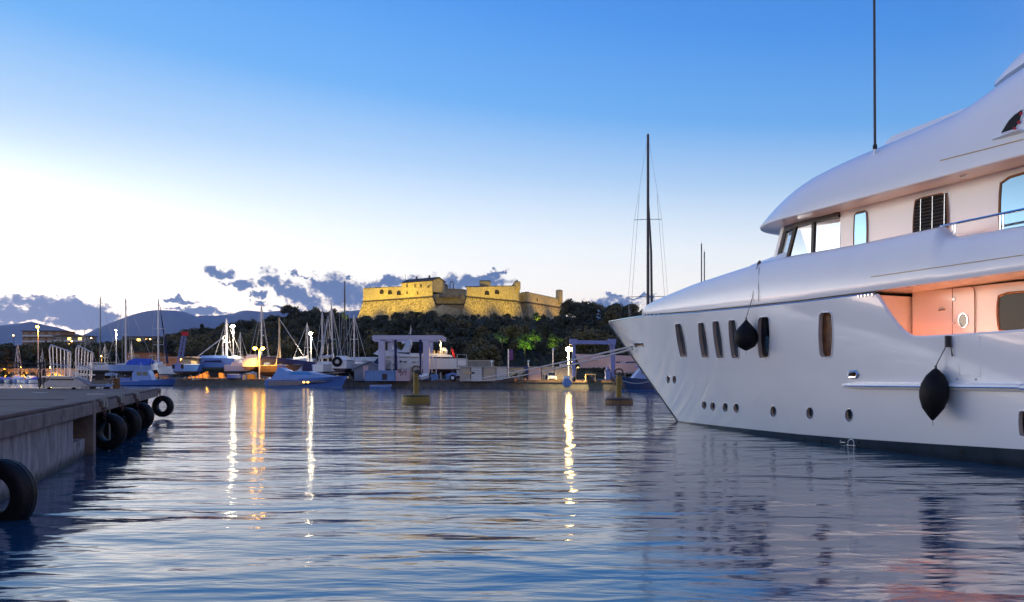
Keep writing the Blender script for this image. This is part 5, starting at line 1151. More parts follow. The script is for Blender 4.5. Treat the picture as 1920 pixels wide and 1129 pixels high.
def container(px0, px1, D, py, dep, lab, mt, nm='container', rz=0):
    x0, x1 = at(px0, D), at(px1, D); w = x1 - x0; h = zat(py, D) - 1.0; t_ = thing(nm, lab, 'container', ((x0 + x1) / 2, D, 1.0), rz); b = MB()
    n = int(w / .28); vs = []
    for k in range(n + 1): vs.append((-w / 2 + w * k / n, -.06 * (k % 2)))
    b.prism(vs + [(w / 2, dep), (-w / 2, dep)], .1, h - .1); b.build('corrugated_wall', M[mt], t_)
    for z in (.06, h - .06): MB().box((0, dep / 2, z), (w + .08, dep + .16, .12)).build('frame_rail', M[mt], t_)
    for x in (-w / 2, w / 2): MB().box((x, -.05, h / 2), (.12, .12, h)).build('corner_post', M[mt], t_)
    return t_
c1 = container(685, 742.5, 127.8, 694.5, 2.4, 'blue steel container at the quay edge left of the pink one', 'contb'); MB().box((.6, -.12, .65), (.7, .08, .9)).build('hatch', M['antif'], c1)
c2 = container(743, 767, 127.6, 694.5, 2.4, 'pink container with dark stencil marks beside the blue one', 'contp')
for k, (x, z, w_, h_) in enumerate(((-.55, 1.5, .12, .5), (-.38, 1.35, .3, .1), (-.22, 1.5, .12, .5), (.0, 1.1, .1, .35), (.22, 1.5, .1, .45), (.5, 1.5, .1, .5), (.5, 1.0, .1, .3), (-.3, .9, .1, .3))): MB().box((x, -.09, z), (w_, .02, h_)).build('stencil_mark', M['antif'], c2)
t_ = boat('dinghy', 'white and blue rowing dinghy afloat below the blue container', 'dinghy', 715, 125.6, R(4), 3.3, 1.4, .5, .42, .15, 0, 'bluel', 'bluep', water=True); MB().box((0, 0, .42), (.3, 1.2, .05)).build('thwart', M['white'], t_)
t_ = boat('dinghy', 'small white dinghy tipped on the quay right of the mooring buoy post', 'dinghy', 797, 127, R(-50), 2.6, 1.3, .6, .55, .2, .2, 'white', 'bluep'); t_.rotation_euler.x = .5; MB().tube([(-.5, 0, .6), (-.5, 0, 1.3)], .12, 6).build('outboard', M['navyp'], t_)

# ---- big travel lift with a motor yacht in its slings
D = 131; t_ = thing('travel_lift', 'large pale lilac travel lift gantry holding a white motor yacht', 'travel lift', (at(764, D), D, 1.0)); tx = t_.location.x; H = zat(637, D) - 1
def lx(px, d=D): return at(px, d) - tx
for px, dy in ((716, 0), (799.5, 0), (733, 8.5), (806.5, 8.5)):
    d = D + dy; MB().box((lx(px, d), dy, (zat(636, d) - 1) / 2), (.92, 1.0, zat(636, d) - 1.6)).build('leg', M['lilac'], t_)
    for s in (-.9, .9):
        w = MB().lathe([(.3, -.25), (.62, -.25), (.7, -.12), (.7, .12), (.62, .25), (.3, .25)], 16, (lx(px, d) + s, dy, .7), 'y').build('wheel', M['rubber'], t_, smooth=True, angle=40); MB().lathe([(.001, -.2), (.3, -.2), (.3, .2), (.001, .2)], 10, (lx(px, d) + s, dy, .7), 'y').build('rim', M['lilac'], w)
for dy in (0, 8.5):
    d = D + dy; z0, z1 = zat(637, D) - 1, zat(629, D) - 1; MB().prismv([(lx(698, d), dy - .5, z1 - .25), (lx(703, d), dy - .5, z0), (lx(828, d), dy - .5, z0), (lx(831, d), dy - .5, z1 - .3), (lx(824, d), dy - .5, z1), (lx(700, d), dy - .5, z1)], (0, 1, 0)).build('top_beam', M['lilac'], t_)
MB().box((lx(824), 4.2, H + .3), (.8, 8.4, .7)).build('cross_beam', M['lilac'], t_); MB().box((lx(716), 4.2, H + .3), (.8, 8.4, .7)).build('cross_beam', M['lilac'], t_)
for px in (722, 735, 748, 786, 791, 810, 818): MB().box((lx(px), -.1, H * .45 - .6), (.14, .3, H * .55)).build('hoist_post', M['lilac'], t_)
for px in (738, 785): MB().prismv([(lx(px), .6, H), (lx(px) + .4, .6, H), (lx(px) + .4, 1.0, 1.2), (lx(px), 1.0, 1.2)], (0, .06, 0)).build('sling', M['navy'], t_)
MB().box((lx(762), -.3, 1.0), (1.6, .8, 1.5)).build('engine_house', M['lilac'], t_); MB().box((lx(776), -.3, 1.3), (1.1, .9, 1.6)).build('control_cab', M['stand'], t_)
MB().tube([(lx(770), 0, H + .8), (lx(770.5), 0, H + 2.2)], [.08, .03], 5).build('aerial', M['mastm'], t_); MB().tube([(lx(766), 0, H + .8), (lx(772.5), 0, H + 1.7)], .04, 5).build('aerial', M['mastm'], t_)
Dy = 135; t_ = boat('motor_yacht', 'white flybridge motor yacht hanging ashore in the big travel lift', 'yacht', 772, Dy, R(180), 17.5, 4.8, 2.0, 1.75, 1.0, .7, 'white', 'antif', tr=.88); k = Dy / FPX; z = lambda py: zat(py, Dy) - t_.location.z; xx = lambda px: -(at(px, Dy) - t_.location.x)
dk = cab([(xx(840), 1.5), (xx(690), 1.7), (xx(686), 1.9), (xx(700), z(683)), (xx(718), z(669)), (xx(800), z(670)), (xx(822), z(690))], 4.2, .2).build('main_cabin', M['white'], t_)
side_panel(t_, [(xx(702), z(684)), (xx(712), z(671)), (xx(720), z(671)), (xx(714), z(684))], 4.2, .2, 1.5, z(669), 'glassd')
for a, c in ((750, 757), (760, 766), (776, 784), (787, 796)): side_panel(t_, [(xx(a), z(680)), (xx(c), z(680)), (xx(c), z(671.5)), (xx(a), z(671.5))], 4.2, .2, 1.5, z(669), 'glassd')
cab([(xx(848), z(670)), (xx(847), z(666.5)), (xx(830), z(664)), (xx(740), z(662)), (xx(724), z(657)), (xx(712), z(657)), (xx(704), z(664)), (xx(720), z(669))], 4.4, .15).build('flybridge_deck', M['white'], t_)
cab([(xx(770), z(663)), (xx(745), z(662)), (xx(735), z(656)), (xx(745), z(655))], 3, .2).build('helm_console', M['whiteg'], t_); cab([(xx(766), z(664)), (xx(748), z(663)), (xx(757), z(656)), (xx(764), z(641)), (xx(771), z(637)), (xx(772), z(645)), (xx(768), z(655))], 3.4, .35).build('radar_arch', M['white'], t_)
side_panel(t_, [(xx(771), z(665)), (xx(748), z(662.5)), (xx(752), z(661)), (xx(771), z(661.5))], 4.42, .15, z(670), z(657), 'glassd')
MB().lathe([(.001, 0), (.3, 0), (.3, .25), (.001, .35)], 10, (xx(757), 0, z(644))).build('radar_dome', M['white'], t_); MB().tube([(xx(735), -1, z(656)), (xx(736), -1, z(649)), (xx(748), -1, z(655))], .05, 5).build('windscreen_frame', M['chrome'], t_)
for px in (806, 815, 824, 834): MB().box((xx(px), 1.7, z(661.5)), (.35, .4, .6)).build('deck_seat', M['sand'], t_)
MB().sphere((xx(832), 0, z(659)), .65, 10, 6).build('tender_cover', M['whiteg'], t_); MB().tube([(xx(812), -1.2, z(681)), (xx(820), -1.2, z(670))], .1, 5).build('stair', M['woodm'], t_)
MB().tube([(xx(845), 1.6, z(684)), (xx(846), 1.6, z(668))], .05, 5).build('deck_post', M['chrome'], t_)
b = thing('ensign', 'small red flag flying at the stern of the yacht in the travel lift', 'flag', (at(843.5, Dy), Dy, zat(666, Dy))); MB().tube([(0, 0, 0), (.25, 0, 1.5)], .03, 5).build('staff', M['mastd'], b); MB().grid([[(.1 + .16 * i + .1 * j, .05 * math.sin(i * 2 + j), 1.35 - .45 * j - .16 * i) for i in range(4)] for j in range(4)]).build('cloth', M['red'], b)
t_ = thing('yard_tractor', 'small blue yard tractor with a white wheel right of the travel lift', 'tractor', (at(862, 126.5), 126.5, 1.0))
for x, r in ((-1.0, .48), (.9, .42)):
    for y in (-.7, .7): w = MB().lathe([(.2, -.16), (r - .06, -.16), (r, -.1), (r, .1), (r - .06, .16), (.2, .16)], 16, (x, y, r), 'y').build('wheel', M['rubber'], t_, smooth=True, angle=40); MB().lathe([(.001, -.18), (r * .55, -.18), (r * .55, .18), (.001, .18)], 12, (x, y, r), 'y').build('rim', M['white'], w)
cab([(-1.7, .5), (1.3, .5), (1.3, .95), (.2, 1.15), (-.3, 1.1), (-1.0, 1.25), (-1.7, 1.1)], 1.1, .1).build('body', M['bluep'], t_); MB().box((.55, -.1, 1.05), (.8, 1.2, .7)).build('engine_cover', M['orange'], t_); MB().tube([(-.7, -.4, 1.2), (-.7, -.4, 1.9), (-.7, .4, 1.9), (-.7, .4, 1.2)], .04, 5).build('roll_bar', M['black'], t_); MB().box((-1.1, 0, 1.35), (.4, .5, .4)).build('seat', M['black'], t_)
t_ = thing('work_platform', 'grey scaffold work platform beside the stern in the travel lift', 'scaffold', (at(866, 129), 129, 1.0))
for x in (-.7, .7):
    for y in (-.6, .6): MB().tube([(x, y, 0), (x, y, 4.0)], .04, 5).build('post', M['stand'], t_)
for z_ in (2.3, 3.2, 4.0): MB().tube([(-.7, -.6, z_), (.7, -.6, z_), (.7, .6, z_), (-.7, .6, z_)], .035, 5, closed=True).build('rail', M['stand'], t_)
MB().box((0, 0, 2.2), (1.5, 1.3, .08)).build('platform', M['stand'], t_)
t_ = boat('inflatable_boat', 'dark grey boat on a trailer in front of the long low building', 'boat', 897, 126, R(3), 6.4, 2.2, 1.15, .95, .4, .25, 'whiteg', 'antif'); MB().box((2.2, -.9, 1.15), (1.2, .2, .7), rz=-.3).build('bow_cover', M['sand'], t_); MB().box((0, 0, -.6), (5, 1.4, .12)).build('trailer_frame', M['stand'], t_)
for y in (-.9, .9): MB().lathe([(.001, -.1), (.3, -.1), (.3, .1), (.001, .1)], 14, (-.6, y, -.33), 'y').build('trailer_wheel', M['rubber'], t_)

# ---- long low building, its fittings, car
D = 123.5; x0, x1 = at(862, D), at(1072, D); t_ = thing('harbour_building', 'long low beige harbour building along the quay with a dark blue pillar', 'building', (x0, D, 1.0)); bx_ = lambda px: at(px, D) - x0; Hb = zat(689, D) - 1.0
SEG = [(862, 882), (883, 905), (906, 929.6), (930.2, 951.5), (955, 985), (990.5, 1015), (1016, 1039.7), (1040.3, 1072)]
for i, (a, c) in enumerate(SEG): MB().box(((bx_(a) + bx_(c)) / 2, 4 + .004 * i, Hb / 2 - (.06 if i == 7 else 0)), (bx_(c) - bx_(a) - .02, 8, Hb)).build('wall_panel', M['plaster'], t_)
MB().box(((bx_(862) + bx_(1072)) / 2, 4, Hb + .06), (x1 - x0 + .4, 8.4, .1)).build('roof_edge', M['roofp'], t_); MB().box((bx_(987.7), -.1, Hb / 2 + .1), (.33, .6, Hb + .3)).build('pillar', M['dkblue'], t_)
MB().box(((bx_(953) + bx_(987)) / 2, -.12, Hb + .13), (bx_(987) - bx_(953), .5, .1)).build('fascia', M['dkblue'], t_)
for a, c, mt in ((930.5, 951, 'whiteg'), (990.5, 1015, 'contp'), (883, 904, 'whiteg')):
    d = MB().box(((bx_(a) + bx_(c)) / 2, -.03, 1.0), (bx_(c) - bx_(a) - .1, .06, 2.0)).build('roller_shutter', M[mt], t_)
    for k in range(7): MB().box(((bx_(a) + bx_(c)) / 2, -.065, .15 + k * .28), (bx_(c) - bx_(a) - .1, .03, .03)).build('slat', M['stand'], d)
for a, c, y0_, y1_ in ((955.5, 965, 701, 715), (965.5, 971, 701, 716), (973.5, 979.5, 701, 716), (980, 986, 701, 715), (1017.3, 1020.5, 702, 717), (1022.5, 1033, 702, 716)):
    zt, zl = zat(y0_, D) - 1, max(.03, zat(y1_, D) - 1); f = MB().box(((bx_(a) + bx_(c)) / 2, -.03, (zt + zl) / 2), (bx_(c) - bx_(a), .08, zt - zl)).build('window_frame', M['whiteg'], t_); MB().box(((bx_(a) + bx_(c)) / 2, -.08, (zt + zl) / 2), (bx_(c) - bx_(a) - .12, .03, zt - zl - .14)).build('pane', M['glassd'], f)
for a, c, y0_, y1_ in ((872, 890, 697.5, 701), (910, 919, 697.5, 700), (1046, 1058, 706, 712)): MB().box(((bx_(a) + bx_(c)) / 2, -.03, (zat(y0_, D) + zat(y1_, D)) / 2 - 1), (bx_(c) - bx_(a), .06, (y1_ - y0_) * D / FPX)).build('louvre', M['sand' if a < 1000 else 'stand'], t_)
MB().box((bx_(1062), 3, Hb + .3), (1.6, 2, .5)).build('roof_plant', M['roofp'], t_)
b = thing('flagpole', 'slim pole with a hanging purple banner before the long low building', 'flagpole', (at(953.3, 121.5), 121.5, 1.0)); MB().tube([(0, 0, 0), (0, 0, zat(655, 121.5) - 1)], .09, 6).build('pole', M['alu'], b); MB().grid([[(.1 + .19 * i, .05 * math.sin(i * 1.7), zat(655.5 + 4 * j, 121.5) - 1) for i in range(4)] for j in range(6)]).build('banner', M['purple'], b)
MB().box((0, 0, .25), (1.6, 1.2, .5)).build('plinth', M['antif'], b)
for px, s in ((965, 1), (984, .8)): b = thing('plant_pot', 'terracotta plant pot ' + ('left of the glass door' if px < 970 else 'right of the glass door by the blue pillar'), 'plant pot', (at(px, 122.3), 122.3, 1.0)); MB().lathe([(.001, 0), (.25 * s, 0), (.36 * s, .5 * s), (.3 * s, .5 * s), (.001, .45)], 12).build('pot', M['terra'], b, smooth=True, angle=40); o = bpy.data.objects.new('foliage', crown_mesh('foliage', .5, .5, 160, .12, M['leafd'], int(px))); COL.objects.link(o); o.parent = b; o.location.z = 1.0 * s
b = thing('parasol', 'tilted straw coloured parasol by the terracotta pots', 'parasol', (at(960, 121.9), 121.9, 1.0)); MB().tube([(0, 0, 0), (.2, 0, 1.3)], .03, 5).build('pole', M['alu'], b); MB().add([(.2, 0, 1.35)] + [(.2 + .75 * math.cos(a) , .6 * math.sin(a), .95 + .4 * math.cos(a)) for a in np.linspace(0, 6.28, 8, endpoint=False)], [(0, 1 + k, 1 + (k + 1) % 8) for k in range(8)]).build('canopy', M['sand'], b)
t_ = thing('parked_van', 'small white car parked before the long low building facing the water', 'car', (at(1035.5, 121.5), 121.5, 1.0)); 
rows = [[(x * w_, y, z_) for x, z_ in ((-1, .25), (-1, h1), (-.9, h1 + .08), (.9, h1 + .08), (1, h1), (1, .25))] for y, w_, h1 in ((-.05, .55, .5), (0, .62, .62), (.75, .66, .78), (2.9, .66, .85), (3.0, .6, .6))]; MB().grid(rows, closed=True, capa=True, capb=True).build('body', M['carw'], t_, smooth=True, angle=35)
cr = MB().grid([[(x * w_, y, z_) for x, z_ in ((-1, .8), (-.92, h1), (.92, h1), (1, .8))] for y, w_, h1 in ((.7, .63, .82), (1.15, .56, 1.28), (2.7, .56, 1.3), (2.95, .6, .9))], closed=True, capa=True, capb=True).build('cabin', M['carw'], t_, smooth=True, angle=30); MB().prismv([(-.54, .70, .84), (.54, .70, .84), (.48, 1.08, 1.23), (-.48, 1.08, 1.23)], (0, -.03, .02)).build('windscreen', M['glassd'], t_)
MB().box((0, -.06, .36), (.9, .04, .16)).build('grille', M['black'], t_)
for s in (-.42, .42): MB().box((s, -.04, .56), (.2, .06, .1)).build('headlight', M['glassb'], t_); 
for s in (-.6, .6):
    for y in (.5, 2.4): MB().lathe([(.001, -.08), (.24, -.08), (.24, .08), (.001, .08)], 14, (s, y, .24), 'x').build('wheel', M['rubber'], t_)
t_ = thing('quay_fender', 'large round blue float hanging on the quay in front of the lift gantry', 'float', (at(1063, 113.5), 113.5, zat(718, 113.5))); MB().lathe([(.001, -.3), (.52, -.28), (.62, -.15), (.62, .15), (.52, .28), (.001, .3)], 28, axis='y').build('drum', M['contb'], t_, smooth=True, angle=40); MB().box((0, .2, .75), (.9, .5, .4)).build('hanger', M['white'], t_)

# ---- second lift gantry by the bow
D = 116; t_ = thing('lift_gantry', 'blue lilac boat lift gantry beside the yacht bow', 'travel lift', (at(1111, D), D, 1.0)); tx = t_.location.x
for a, c in (((1075.5, 716), (1076, 642)), ((1149.5, 716), (1145, 642)), ((1151.5, 716), (1151, 642))):
    d = D if a[0] < 1150.5 else D + 1.5; MB().bar((at(a[0], d) - tx, d - D, zat(a[1], d) - 1), (at(c[0], d) - tx, d - D, zat(c[1], d) - 1), .42 if a[0] < 1100 else .30).build('leg', M['lilacb'], t_)
MB().bar((at(1078, D) - tx, 0, zat(641.5, D) - 1), (at(1147, D) - tx, 0, zat(642.5, D) - 1), .5).build('top_beam', M['lilacb'], t_)
for px in (1075, 1147.5): MB().box((at(px, D) - tx, 0, zat(641, D) - 1), (1.0, .9, .75)).build('corner_head', M['lilacb'], t_)
for px, mt in ((1085, 'black'), (1140, 'lilacb')):
    b = MB().box((at(px, D) - tx, .4, .9), (.7, .9, 1.2)); b.sphere((at(px, D) - tx, .4, 1.75), .3, 8, 6); b.build('winch_unit', M[mt], t_); MB().tube([(at(px, D) - tx, .2, 1.2), (at(px + 5, D) - tx, .1, .6), (at(px + 8, D) - tx, 0, 0)], .06, 5).build('hose', M['black'], t_)
for px in (1076, 1149.5):
    for dy in (-.6, .6): MB().lathe([(.001, -.15), (.35, -.15), (.35, .15), (.001, .15)], 14, (at(px, D) - tx, dy, .35), 'x').build('wheel', M['rubber'], t_)
Dy = 134; t_ = boat('motor_yacht', 'pink motor yacht ashore behind the lift gantry, bow to the left', 'yacht', 1152, Dy, R(180), 13.2, 3.9, 2.3, 1.9, 1.1, .8, 'pinkb', 'antig', tr=.9, props='props under the pink yacht'); z = lambda py: zat(py, Dy) - t_.location.z; xx = lambda px: -(at(px, Dy) - t_.location.x)
cab([(xx(1210), 1.9), (xx(1105), 2.1), (xx(1112), z(676)), (xx(1150), z(674)), (xx(1160), z(670)), (xx(1200), z(669)), (xx(1210), z(676))], 3.2, .25).build('deckhouse', M['pinkb'], t_); side_panel(t_, [(xx(1205), z(674.5)), (xx(1166), z(675)), (xx(1172), z(671.5)), (xx(1204), z(671.3))], 3.2, .25, 1.9, z(669), 'glassd')
for px in (1154.5, 1158.5, 1162.5): MB().lathe([(.001, 0), (.14, 0), (.14, .05), (.001, .05)], 10, (xx(px), -1.86 if False else 1.9, z(679.5)), 'y').build('porthole', M['glassd'], t_)
for px in (1110.5, 1120, 1131.5): MB().box((xx(px), 1.72, z(690)), (.34, .5, .16)).build('hull_window', M['glassd'], t_)
MB().tube([(xx(1100), 1.2, z(678)), (xx(1102), 1.2, z(675)), (xx(1099), 1.0, z(676))], .12, 6).build('anchor', M['orange'], t_)
t_ = boat('motor_boat', 'smaller pinkish motor boat ashore right of the lift gantry', 'boat', 1178, 127, R(180), 6.4, 2.4, 1.5, 1.2, .6, .6, 'pinkb', 'antig', props='props under the smaller pinkish boat'); cab([(-1.8, 1.2), (1.6, 1.3), (.8, 1.7), (-1.6, 1.9)], 1.8).build('cuddy', M['contp'], t_); side_panel(t_, [(-1.2, 1.45), (.6, 1.45), (.4, 1.65), (-1.2, 1.75)], 1.75, .2, 1.2, 1.9, 'glassd')
t_ = thing('bait_tank', 'cream trestle with a dark tub under the pink yacht', 'trestle', (at(1107, 118), 118, 1.0)); MB().box((0, 0, 1.0), (1.4, .8, .12)).build('top', M['sand'], t_); MB().lathe([(.001, .0), (.3, 0), (.34, .6), (.001, .6)], 12).build('tub', M['antif'], t_)
for x in (-.65, .65): MB().box((x, 0, .47), (.12, .7, .94)).build('leg', M['sand'], t_)
t_ = boat('trawler_yacht', 'navy blue motor cruiser afloat behind the brown rimmed buoy and yacht bow', 'motor boat', 1205, 104, R(183), 7.8, 2.9, 1.75, 1.3, .6, 0, 'navyp', 'bluep', water=True, tr=.9); cab([(-3.2, 1.3), (1.4, 1.5), (.9, 2.1), (.3, 2.75), (-2.4, 2.85), (-3.0, 2.3)], 2.2, .15).build('wheelhouse', M['bluel'], t_); side_panel(t_, [(-2.4, 2.05), (.5, 2.05), (.15, 2.6), (-2.2, 2.65)], 2.2, .15, 1.3, 2.85, 'glassd')
MB().box((-.9, 0, 2.92), (3.2, 2.2, .12)).build('roof', M['bluec'], t_); MB().prismv([(.75, -.85, 2.1), (.75, .85, 2.1), (.32, .8, 2.65), (.32, -.8, 2.65)], (.04, 0, .03)).build('windscreen', M['glassd'], t_); pulpit(t_, 7.8, 2.9, 1.75, 1.3)
p0, p1 = Vector(t_.location) + Vector((-3.6, -.4, 1.5)), Vector((at(1166, 57.5) , 57.9, 2.0)); MB().tube([(Vector((at(1163, 98), 98, zat(712, 98)))).lerp(Vector((at(1232, 99), 99, zat(708, 99))), f) + Vector((0, 0, -.55 * 4 * f * (1 - f))) for f in np.linspace(0, 1, 14)], .05, 5).build('mooring_rope', M['ropew'], label='slack white mooring rope drooping along the navy motor cruiser', cat='rope')
# tall sailing yacht and others behind the big yacht's bow
t_ = boat('sailing_yacht', 'big sailing yacht whose very tall dark mast rises above the yacht bow', 'sailing yacht', 1215, 138, R(82), 24, 5.6, 2.4, 2.2, 1.5, 0, 'navyp', 'antif', water=True); mast(t_, 0, 2.3, zat(252, 138), .27, ((.318, 3.15), (.642, 2.2)), None, None, 2.7, 'mastd', 0, .028)
MB().tube([(1.1, -.15, zat(372, 138)), (2.2, -.55, zat(470, 138)), (3.6, -.8, 2.4)], [.05, .2, .22], 6).build('furled_genoa', M['mastd'], t_); cab([(-6, 2.1), (5, 2.2), (4, 3), (-5, 3.1)], 3.6).build('deckhouse', M['white'], t_)
for s in (-1, 1): MB().tube([(-1.2, s * 1.4, zat(367, 138)), (-3, s * 3.4, 2.4)], .022, 4).build('running_backstay', M['mastd'], t_)
t_ = boat('sailing_boat', 'two masted boat showing only mast tips above the white foredeck', 'sailing boat', 1318, 150, R(170), 12, 3.4, 1.5, 1.4, .8, 0, 'white', 'antif', water=True); mast(t_, .25, 1.4, zat(457, 150), .14, ((.5, .9),), None, None, 1.3, 'mastd'); mast(t_, -.25, 1.4, zat(472, 150), .13, ((.5, .8),), None, None, 1.3, 'mastd', 0)
t_ = boat('motor_boat', 'moored boat with a short aerial mast just left of the tall mast', 'boat', 1181, 137, R(170), 6, 2.2, 1.2, 1, .5, 0, 'white', 'antif', water=True); MB().tube([(0, 0, 1), (0, 0, zat(578, 137))], [.1, .16], 6).build('aerial_mast', M['mastd'], t_); MB().tube([(-.8, 0, zat(584, 137) - .4), (2.0, 0, zat(584, 137) - .4)], .04, 5).build('yard', M['mastd'], t_)

# ---- walls, houses and blocks on the left shore
def longwall(pts, D0, h, dep, lab, mt, nm='rampart_wall'):
    t_ = thing(nm, lab, 'wall', (pts[0][0], pts[0][1], .95))
    for i in range(len(pts) - 1):
        a, c = Vector((*pts[i], 0)) - Vector((*pts[0], 0)), Vector((*pts[i + 1], 0)) - Vector((*pts[0], 0)); n = max(1, int((c - a).length / 9)); rz = math.atan2((c - a).y, (c - a).x)
        for k in range(n):
            m_ = a.lerp(c, (k + .5) / n); L = (c - a).length / n; MB().box((m_.x, m_.y, h / 2 - .004 * (k % 2)), (L - .05, dep, h), rz=rz).build('wall_section', M[mt], t_); MB().box((m_.x, m_.y, h + .12), (L, dep + .3, .22), rz=rz).build('coping', M['plaster'], t_)
    return t_
longwall([(at(-60, 246), 246), (at(190, 246), 246)], 246, 2.5, .6, 'low plaster quay wall glowing orange behind the small boats on the left', 'plaster', 'quay_wall')
longwall([(at(300, 225), 225), (at(520, 212), 212)], 220, 5.4, 1.2, 'old brick rampart lit orange behind the boats ashore', 'brick'); longwall([(at(520, 208), 208), (at(700, 205), 205)], 206, 4.6, 1.2, 'dim brick rampart behind the sheds at the foot of the wood', 'brick')
longwall([(at(860, 196), 196), (at(925, 190), 190)], 196, 4.0, .6, 'grey wall behind the stern of the yacht in the travel lift', 'stoned', 'garden_wall')
def block(px0, px1, D, pyt, storeys, dep, lab, lit, mt='plaster', nm='apartment_block', z0=None, cat='building'):
    x0, x1 = at(px0, D), at(px1, D); w = x1 - x0; zg_ = hgt((x0 + x1) / 2, D) - 1 if z0 is None else z0; t_ = thing(nm, lab, cat, ((x0 + x1) / 2, D, zg_)); H = zat(pyt, D) - zg_; hs = 3.1
    MB().box((0, dep / 2, H / 2), (w, dep, H)).build('wall', M[mt], t_); MB().box((0, dep / 2, H + .15), (w + 1, dep + 1.2, .3)).build('roof', M['slate'], t_); nwin = max(2, int(w / 4.2)); rg2 = random.Random(int(px0 * 7))
    for s in range(storeys):
        z = H - hs * (s + .55)
        if z < 1: break
        bl = MB().box((0, -.7, z - 1.25), (w * .94, 1.4, .2)); bl.box((0, -1.36, z - .8), (w * .94, .08, .7)); bl.build('balcony', M['whiteg'], t_)
        for k in range(nwin):
            x = -w / 2 + w * (k + .5) / nwin; on = (s, k) in lit; f = MB().box((x, -.03, z), (1.9, .1, 1.9)).build('window', M['whiteg'], t_); MB().box((x, -.09, z), (1.7, .06, 1.7)).build('pane', M['amberw' if on else 'glassd'], f)
    return t_
block(42, 116, 470, 621, 3, 14, 'wide terraced apartment block on the low hill behind the orange street lamp', {(2, 3), (2, 5)}, 'brick'); block(100, 160, 440, 630, 3, 12, 'lower apartment block with warm lit windows right of the terraced one', {(0, 1), (0, 2), (0, 4), (1, 1)}, 'stoned')
block(236, 300, 430, 632, 4, 12, 'dim apartment block with a few orange lit windows between two masts', {(0, 1), (0, 2), (2, 1), (1, 2)}, 'stoned'); block(238, 302, 236, 661, 1, 9, 'long brown single storey workshop behind the pale blue sailing boat', {(0, 3)}, 'brick', 'workshop', .9)
block(-30, 13, 262, 674, 1, 8, 'low reddish house at the left picture edge', set(), 'brick', 'house', .9); block(342, 366, 240, 665, 1, 7, 'small pale roofed house under the round tree', {(0, 0)}, 'plaster', 'house', .9)

# ---- street lamps
def lamp(px, py, D, mt, lab, z0=1.0, r=.34, heads=1, poleM='whiteg', pr=.12, lumens=5500):
    t_ = thing('street_lamp', lab, 'street lamp', (at(px, D), D, z0), 0, 'street lamps around the boatyard'); H = zat(py, D) - z0
    MB().tube([(0, .15, 0), (0, .15, H * .5), (0, .15, H - .1)], [pr, pr * .85, pr * .7], 8).build('pole', M[poleM], t_, smooth=True)
    for k in range(heads):
        x = 0 if heads == 1 else (-.65 + 1.3 * k); a = MB().box((x * .5, .1, H), (abs(x) + .5, .2, .1)).build('arm', M[poleM], t_); MB().sphere((x, -.2, H), r, 8, 6, .7).build('lamp_globe', M[mt], t_, smooth=True); MB().box((x, -.1, H + r * .8), (r * 1.7, r * 1.7, .1)).build('hood', M['black'], t_)
    if lumens:
        sp = spot((at(px, D), D - .25, zat(py, D) - .45), (at(px, D), D - .3, 0), lumens, {'lampw': (1, .84, .55), 'lampy': (1, .68, .25), 'lampo': (1, .40, .03), 'lampl': (1, .42, .03), 'lampf': (1, .5, .1)}[mt], 140, .5, .3)
        sp.name = 'lamp_light'
    return t_
lamp(71, 613, 205, 'lampo', 'tall orange sodium street lamp behind the iron mooring stand', r=.36); lamp(217.5, 619, 172, 'lampw', 'slim white street lamp between the dark mast and the pale mast', r=.16, lumens=1500); lamp(437, 612, 150, 'lampw', 'tall white street lamp above the wrapped white boat', r=.36)
lamp(486, 653.5, 143, 'lampo', 'low orange street lamp with two heads in front of the white boat mast', r=.34, heads=2); lamp(583, 625.5, 147, 'lampw', 'white street lamp right of the cream ketch mast', r=.30); lamp(826, 635, 133.5, 'lampy', 'white lamp on a pole at the right end of the big travel lift', r=.20, pr=.15, lumens=900); lamp(1066, 655, 117.6, 'lampy', 'brightest white yellow street lamp left of the lift gantry', r=.42, lumens=7000)
for px, py, D, lab in ((25.5, 629, 300, 'tiny orange lamp high on the far left above the trees'), (171.5, 634, 300, 'tiny orange lamp left of the dark mast above the trees'), (282, 636, 320, 'tiny pale lamp in the trees left of the cream boat mast'), (135, 640, 290, 'tiny orange lamp in the trees behind the right step handrail')): lamp(px, py, D, 'lampf', lab, .9, .28, 1, 'black', .12, 0)
for px, py, D, lab in ((300, 671, 231, 'low orange lamp on the workshop end right of the cream boat'), (352, 673, 218, 'low orange lamp by the small pale roofed house'), (190, 668, 215, 'low orange lamp glowing behind the white boat by the steps'), (40, 689, 243.6, 'low orange lamp over the quay wall behind the small boats'), (95, 689, 243.6, 'second low orange lamp over the quay wall behind the steps'), (390, 676, 215.5, 'low orange lamp in front of the old brick rampart'), (8, 689, 243.6, 'low orange lamp on the quay wall at the left picture edge'), (440, 676, 212.5, 'low orange lamp on the old brick rampart behind the white lamp pole'), (340, 674, 219, 'low orange lamp on the rampart behind the leaning boom'), (150, 689, 243.6, 'third low orange lamp over the quay wall by the right handrail')): lamp(px, py, D, 'lampl', lab, .95, .17, 1, 'black', .07, 3600)
for px, py, D, lab in ((922, 678, 123, 'short unlit globe lamp behind the long low building'), (991, 677, 130, 'thin unlit pole behind the blue pillar'), (1037, 655, 128, 'tall thin unlit pole above the long low building')):
    t_ = thing('lamp_post', lab, 'pole', (at(px, D + 9), D + 9, 1.0)); MB().tube([(0, 0, 0), (0, 0, zat(py, D + 9) - 1)], [.09, .06], 6).build('pole', M['alu'], t_); MB().sphere((0, 0, zat(py, D + 9) - 1), .18, 8, 6).build('globe', M['white'], t_)
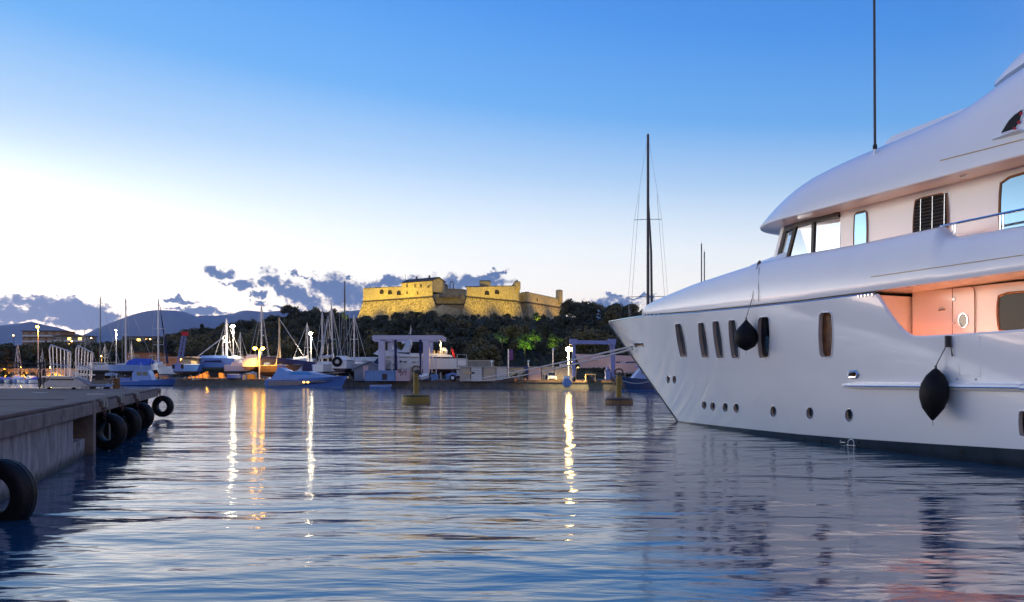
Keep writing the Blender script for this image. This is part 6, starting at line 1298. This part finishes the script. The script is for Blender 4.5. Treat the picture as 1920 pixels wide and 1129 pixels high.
# masts of boats further back on the left, each standing on a small hull
for px, py, D, lab in ((33, 643, 200, 'slim mast of a small boat at the far left'), (36, 652, 198, 'leaning mast beside the far left slim mast'), (80, 655, 192, 'slim mast just right of the orange lamp pole'), (128, 655, 190, 'slim mast behind the left step handrail'), (161, 618, 178, 'dark mast left of the tall dark mast'), (198, 645, 176, 'short pale mast right of the tall dark mast'), (452, 623, 156, 'plain pale mast between the white lamp and the orange lamp'), (246, 640, 176, 'faint thin mast right of the pale mast')):
    t_ = boat('sailing_boat', lab, 'sailing boat', px, D, R(60 + px), 6, 2.1, 1.0, .9, .5, .1, 'whiteg' if px % 2 else 'bluel', 'antif', 'small masted boats ashore' , water=D > 185); mast(t_, .2, .9, hm(py, D, t_), .09, ((.5, .6),), 2.6, -2.7, .9, 'mastd' if px == 161 else 'mastm', 1.6 if px == 36 else 0, .02); cab([(-1.2, .9), (1.5, .95), (1.2, 1.2), (-1.2, 1.3)], 1.3).build('cabin', M['whiteg'], t_)
# oil drums and pallets in the yard
for px, D, mt, lab in ((462, 144.5, 'shed', 'dark blue bin on the quay left of the yellow box'), (471, 144.3, 'yellow', 'yellow box on the quay under the stern on white boat'), (843, 127.5, 'contb', 'blue drum by the hull in the travel lift'), (815, 127.6, 'contb', 'pale blue box under the yacht in the travel lift')):
    t_ = thing('yard_bin', lab, 'bin', (at(px, D), D, 1.0)); o = MB().box((0, 0, .5), (1.0, .9, .9), taper=1.08).build('body', M[mt], t_); MB().box((0, 0, 1.0), (1.12, 1.0, .1)).build('lid', M['black' if mt == 'shed' else mt], t_)
t_ = thing('quay_ladder', 'rusty yellow ladder frame on the quay front below the purple banner', 'ladder', (at(972, 117.0), 117.0, 0.1))
for x in (-.6, -.2, .2, .6): MB().box((x, 0, .45), (.08, .08, .9)).build('stile', M['brown'], t_)
for z_ in (.2, .5, .8): MB().box((0, -.05, z_), (1.4, .06, .07)).build('rung', M['brown'], t_)

# ================================================================== DUSK HAZE between the harbour and the mountains
hz = MB().add([(x, y, z) for z in (-60, 1250) for x, y in ((-7500, -420), (9500, -420), (9500, 12500), (-7500, 12500))], [(3, 2, 1, 0), (4, 5, 6, 7), (0, 1, 5, 4), (1, 2, 6, 5), (2, 3, 7, 6), (3, 0, 4, 7)])
m = bpy.data.materials.new('haze'); m.use_nodes = True; t = NT(m.node_tree); t.n.clear()
pv = t.new('ShaderNodeVolumePrincipled'); pv.inputs['Color'].default_value = (.38, .58, 1, 1); pv.inputs['Density'].default_value = 2.4e-5; pv.inputs['Anisotropy'].default_value = 0
mo = t.new('ShaderNodeOutputMaterial'); t.link(pv.outputs[0], mo.inputs['Volume'])
hz.build('haze', m, kind='stuff')
